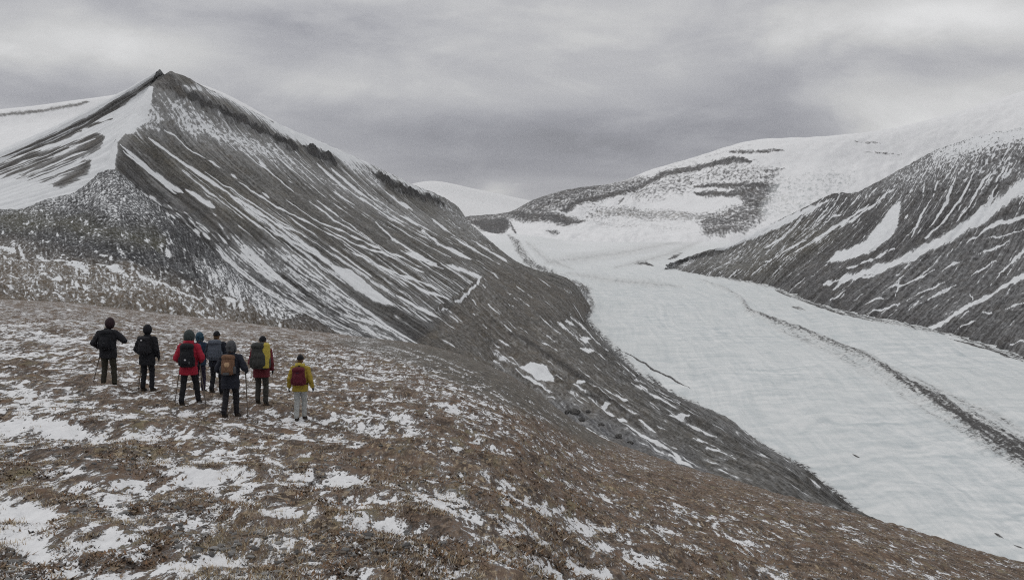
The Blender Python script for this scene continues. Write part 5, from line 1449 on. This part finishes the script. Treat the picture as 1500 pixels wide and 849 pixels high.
def stones_mesh(name, n, seed, d0, d1, smin, smax, thr):
    X, Y, r = scatter_xy(n, -80, 1580, d0, d1, seed)
    sn, fl = snowless(X, Y)
    keep = (perlin(X / 1.7, Y / 2.4, seed) > 0.12) & (sn < thr)
    X, Y = X[keep], Y[keep]; n = len(X); Z = hill_z(X, Y)
    bmz = bmesh.new(); bmesh.ops.create_icosphere(bmz, subdivisions=1, radius=1.0)
    bmz.verts.ensure_lookup_table()
    P0 = np.array([v.co[:] for v in bmz.verts]); T0 = np.array([[v.index for v in f.verts] for f in bmz.faces]); bmz.free()
    s = smin * (smax / smin) ** (r.uniform(0, 1, n) ** 2.2)
    an = r.uniform(0, 6.28, n); c, sn_ = np.cos(an), np.sin(an)
    P = P0[None] * (1 + r.normal(0, 0.16, (n, len(P0), 1))) * (np.stack([r.uniform(.8, 1.4, n), r.uniform(.6, 1.0, n), r.uniform(.35, .7, n)], -1) * s[:, None])[:, None, :]
    Xr = P[..., 0] * c[:, None] - P[..., 1] * sn_[:, None]; Yr = P[..., 0] * sn_[:, None] + P[..., 1] * c[:, None]
    V = np.stack([Xr + X[:, None], Yr + Y[:, None], P[..., 2] + (Z + s * 0.12)[:, None]], -1).reshape(-1, 3)
    Q = (T0[None] + (np.arange(n) * len(P0))[:, None, None]).reshape(-1, 3)
    me = grid_mesh(name, V, Q)
    me.polygons.foreach_set('use_smooth', np.zeros(len(me.polygons), bool))
    C = np.ones((n, len(P0), 4)); C[..., :3] = (np.array([[.17, .165, .16], [.24, .235, .23], [.10, .097, .095], [.15, .125, .105]])[r.randint(0, 4, n)] * r.uniform(.7, 1.2, (n, 1)))[:, None, :]
    at_ = me.attributes.new('tint', 'FLOAT_COLOR', 'POINT'); at_.data.foreach_set('color', C.astype(np.float32).ravel())
    return me


link_obj('pebbles', stones_mesh('pebbles', 30000, 303, 6.5, 70, 0.010, 0.055, 0.75), MT, label='grey frost-broken stones lying among the tundra plants', cat='stones', kind='stuff')


def boulder(px, py, patch, size, label, col=(0.05, 0.048, 0.047), seed=0):
    d = (patch.px - px) ** 2 + (patch.py - py) ** 2
    i = np.unravel_index(np.argmin(d), d.shape)
    p = patch.P[i]
    r = np.random.RandomState(500 + seed)
    bmz = bmesh.new(); bmesh.ops.create_icosphere(bmz, subdivisions=3, radius=1.0)
    for v in bmz.verts:
        q = v.co
        k = 1 + 0.35 * float(perlin(q.x * 1.3 + seed * 3.1, q.y * 1.3 + q.z * 1.1, 400 + seed)) + 0.14 * float(perlin(q.x * 3.3 + q.z, q.y * 3.3 + seed, 430 + seed))
        v.co = Vector((q.x * k * size * r.uniform(.97, 1.03) * 1.25, q.y * k * size * 0.9, q.z * k * size * 0.75))
    me = bpy.data.meshes.new('boulder'); bmz.to_mesh(me); bmz.free()
    o = link_obj('boulder', me, MB, label=label, cat='boulder', group='dark boulders lying in the ravine')
    o.location = (float(p[0]), float(p[1]), float(p[2]) + size * 0.25); o.rotation_euler = (0, 0, r.uniform(0, 6.28))
    return o


MB, _nt, _b = new_mat('boulder_rock')
_o = _nt.objco(); _n = _nt.noise(_o, 0.9, 5, 0.7); _nt.plug(_b.inputs['Base Color'], _nt.mix(_nt.lin(_n, .35, .65, 0, 1), (0.035, 0.034, 0.034), (0.12, 0.115, 0.11)))
_nt.plug(_b.inputs['Normal'], _nt.bump(_n, 0.9, 0.8))
for i, (x, y, s_, lab) in enumerate([
    (832, 603, 2.6, 'dark boulder at the left end of the ravine cluster'), (842, 605, 3.4, 'largest dark boulder in the ravine below the white snow oval'), (852, 611, 2.4, 'low dark boulder touching the right side of the largest one'),
    (862, 597, 2.0, 'small boulder standing upslope of the ravine cluster'), (880, 618, 2.3, 'boulder lying between the cluster and the rusty one'), (906, 637, 2.6, 'broad boulder farthest down the ravine beside a thin snow strip'),
    (924, 643, 2.0, 'last small boulder where the ravine meets the tundra edge')]):
    boulder(x, y, pm, s_, lab, seed=i)


# ================================================================== air
def make_haze():
    bmz = bmesh.new(); bmesh.ops.create_cube(bmz, size=1.0)
    me = bpy.data.meshes.new('haze'); bmz.to_mesh(me); bmz.free()
    m = bpy.data.materials.new('haze_air'); m.use_nodes = True
    t = m.node_tree; t.nodes.remove(t.nodes['Principled BSDF'])
    v = t.nodes.new('ShaderNodeVolumePrincipled')
    v.inputs['Color'].default_value = (0.97, 0.975, 0.99, 1); v.inputs['Density'].default_value = HAZE
    v.inputs['Anisotropy'].default_value = 0.2
    t.links.new(v.outputs[0], [n for n in t.nodes if n.type == 'OUTPUT_MATERIAL'][0].inputs['Volume'])
    o = link_obj('haze', me, m, label='thin pale mountain air over the valley', cat='haze', kind='stuff')
    o.location = (0, 0, 620); o.scale = (20200, 20200, 1900)
    return o


HAZE = 2.5e-5
make_haze()

# ================================================================== light
def make_world():
    w = bpy.data.worlds.new('World'); scene.world = w; w.use_nodes = True
    nt = NT(w.node_tree)
    bg = w.node_tree.nodes['Background']
    sky = nt.node('ShaderNodeTexSky', sky_type='NISHITA')
    sky.sun_disc = False
    sky.sun_elevation = math.radians(SUN_EL); sky.sun_rotation = math.radians(SUN_AZ)
    sky.altitude = 500
    gen = nt.node('ShaderNodeTexCoord').outputs['Generated']
    sep = nt.node('ShaderNodeSeparateXYZ'); nt.plug(sep.inputs[0], gen)
    x, y, z = sep.outputs
    # a flat cloud deck seen in perspective
    den = nt.math('ADD', nt.math('MAXIMUM', z, 0.0), 0.16)
    cx = nt.math('DIVIDE', x, den); cy = nt.math('DIVIDE', y, den)
    cmb = nt.node('ShaderNodeCombineXYZ'); nt.plug(cmb.inputs[0], cx); nt.plug(cmb.inputs[1], cy)
    deck = cmb.outputs[0]
    n1 = nt.noise(nt.scale(deck, (0.55, 0.5, 1)), 1.0, 5, 0.52, 0.5)
    n2 = nt.noise(nt.scale(deck, (1.5, 2.2, 1)), 1.0, 6, 0.55, 0.4)
    n3 = nt.noise(nt.scale(gen, (3.2, 3.2, 8.5)), 1.0, 6, 0.6, 0.3)
    v = nt.math('ADD', nt.math('MULTIPLY', nt.math('SUBTRACT', n1, 0.5), 0.30), nt.math('MULTIPLY', nt.math('SUBTRACT', n2, 0.5), 0.12))
    v = nt.math('ADD', v, nt.math('MULTIPLY', nt.math('SUBTRACT', n3, 0.5), 0.34))
    l1 = nt.step(nt.noise(nt.scale(gen, (2.4, 2.4, 6.5)), 1.0, 5, 0.55, 0.5), 0.44, 0.60)
    l2 = nt.step(nt.noise(nt.scale(gen, (6.0, 6.0, 15.0)), 1.0, 6, 0.6, 0.6), 0.45, 0.63)
    l3 = nt.step(nt.noise(nt.scale(deck, (0.9, 1.3, 1)), 1.0, 6, 0.58, 0.5), 0.42, 0.62)
    v = nt.math('ADD', v, nt.math('MULTIPLY', nt.math('SUBTRACT', l1, 0.5), 0.10))
    v = nt.math('ADD', v, nt.math('MULTIPLY', nt.math('SUBTRACT', l2, 0.5), 0.06))
    v = nt.math('ADD', v, nt.math('MULTIPLY', nt.math('SUBTRACT', l3, 0.5), 0.03))
    v = nt.math('ADD', v, 0.515)
    wx = nt.math('ADD', x, nt.math('MULTIPLY', nt.math('SUBTRACT', n3, 0.5), 0.22))
    wz = nt.math('ADD', z, nt.math('MULTIPLY', nt.math('SUBTRACT', n3, 0.5), 0.07))

    def blob(px, py, rx, ry, amt):
        d = at(px, py, 1.0); d = d / np.linalg.norm(d)
        ex = nt.math('POWER', nt.math('MULTIPLY', nt.math('SUBTRACT', wx, float(d[0])), F / rx), 2.0)
        ez = nt.math('POWER', nt.math('MULTIPLY', nt.math('SUBTRACT', wz, float(d[2])), F / ry), 2.0)
        front = nt.step(y, 0.0, 0.3)
        g = nt.math('EXPONENT', nt.math('MULTIPLY', nt.math('ADD', ex, ez), -1.0))
        return nt.math('MULTIPLY', nt.math('MULTIPLY', g, front), amt)
    for bl in CLOUDS:
        v = nt.math('ADD', v, blob(*bl))
    # overcast: the zenith is brighter than the horizon
    lift = nt.math('MULTIPLY', nt.step(z, 0.22, 0.85), ZENITH)
    v = nt.math('ADD', v, lift)
    v = nt.math('MAXIMUM', v, 0.2)
    below = nt.step(z, -0.02, -0.2)
    v = nt.mixf(below, v, 0.16)
    tint = nt.mix(nt.lin(v, 0.30, 0.62, 0, 1), (0.948, 0.958, 1.07), (1.0, 1.0, 1.0))
    c3 = nt.node('ShaderNodeCombineXYZ')
    for k in range(3): nt.plug(c3.inputs[k], v)
    cloud = nt.mix(1.0, tint, c3.outputs[0], 'MULTIPLY')
    skyc = nt.mix(1.0, sky.outputs[0], (0.1, 0.1, 0.1), 'MULTIPLY')
    res = nt.mix(0.97, skyc, cloud)
    # the Background keeps the daylight strength; the clouds are scaled to it
    sc = nt.mix(1.0, res, (10, 10, 10), 'MULTIPLY')
    sc.node.clamp_result = False
    nt.plug(bg.inputs['Color'], sc)
    bg.inputs['Strength'].default_value = 0.1


SUN_EL, SUN_AZ = 42.0, -60.0
ZENITH = 0.36
CLOUDS = [(120, 70, 170, 42, 0.22), (430, 55, 190, 50, -0.10), (620, 5, 140, 40, 0.05), (70, 140, 150, 28, -0.09), (860, 208, 300, 44, -0.15), (640, 150, 190, 26, 0.05), (620, 225, 180, 40, -0.05),
          (1385, 28, 180, 40, 0.40), (1150, 70, 150, 40, 0.06), (1500, 150, 200, 55, 0.26), (780, 120, 200, 24, 0.05), (1020, 175, 150, 14, -0.05), (690, 195, 90, 22, 0.05), (980, 15, 160, 30, 0.05),
          (500, 130, 160, 26, 0.05), (742, 276, 26, 11, 0.12), (560, 262, 90, 18, 0.02), (1230, 120, 120, 16, -0.04), (1440, 95, 90, 16, -0.05), (300, 10, 120, 24, -0.04)]
make_world()
sl = bpy.data.lights.new('sun', 'SUN'); sl.energy = 0.6; sl.angle = math.radians(25); sl.color = (1.0, 0.97, 0.93)
so = bpy.data.objects.new('sun', sl); COL.objects.link(so)
el, az = math.radians(SUN_EL), math.radians(SUN_AZ)
sd = Vector((math.sin(az) * math.cos(el), math.cos(az) * math.cos(el), math.sin(el)))
so.rotation_euler = (-sd).to_track_quat('-Z', 'Y').to_euler()

scene.view_settings.view_transform = 'Standard'
scene.view_settings.look = 'None'
scene.view_settings.exposure = 0.0
scene.view_settings.gamma = 1.0
scene.view_settings.use_curve_mapping = False
scene.cycles.max_bounces = 4
scene.cycles.diffuse_bounces = 2
scene.cycles.use_denoising = False
scene.cycles.use_adaptive_sampling = False
scene.cycles.filter_width = 1.15
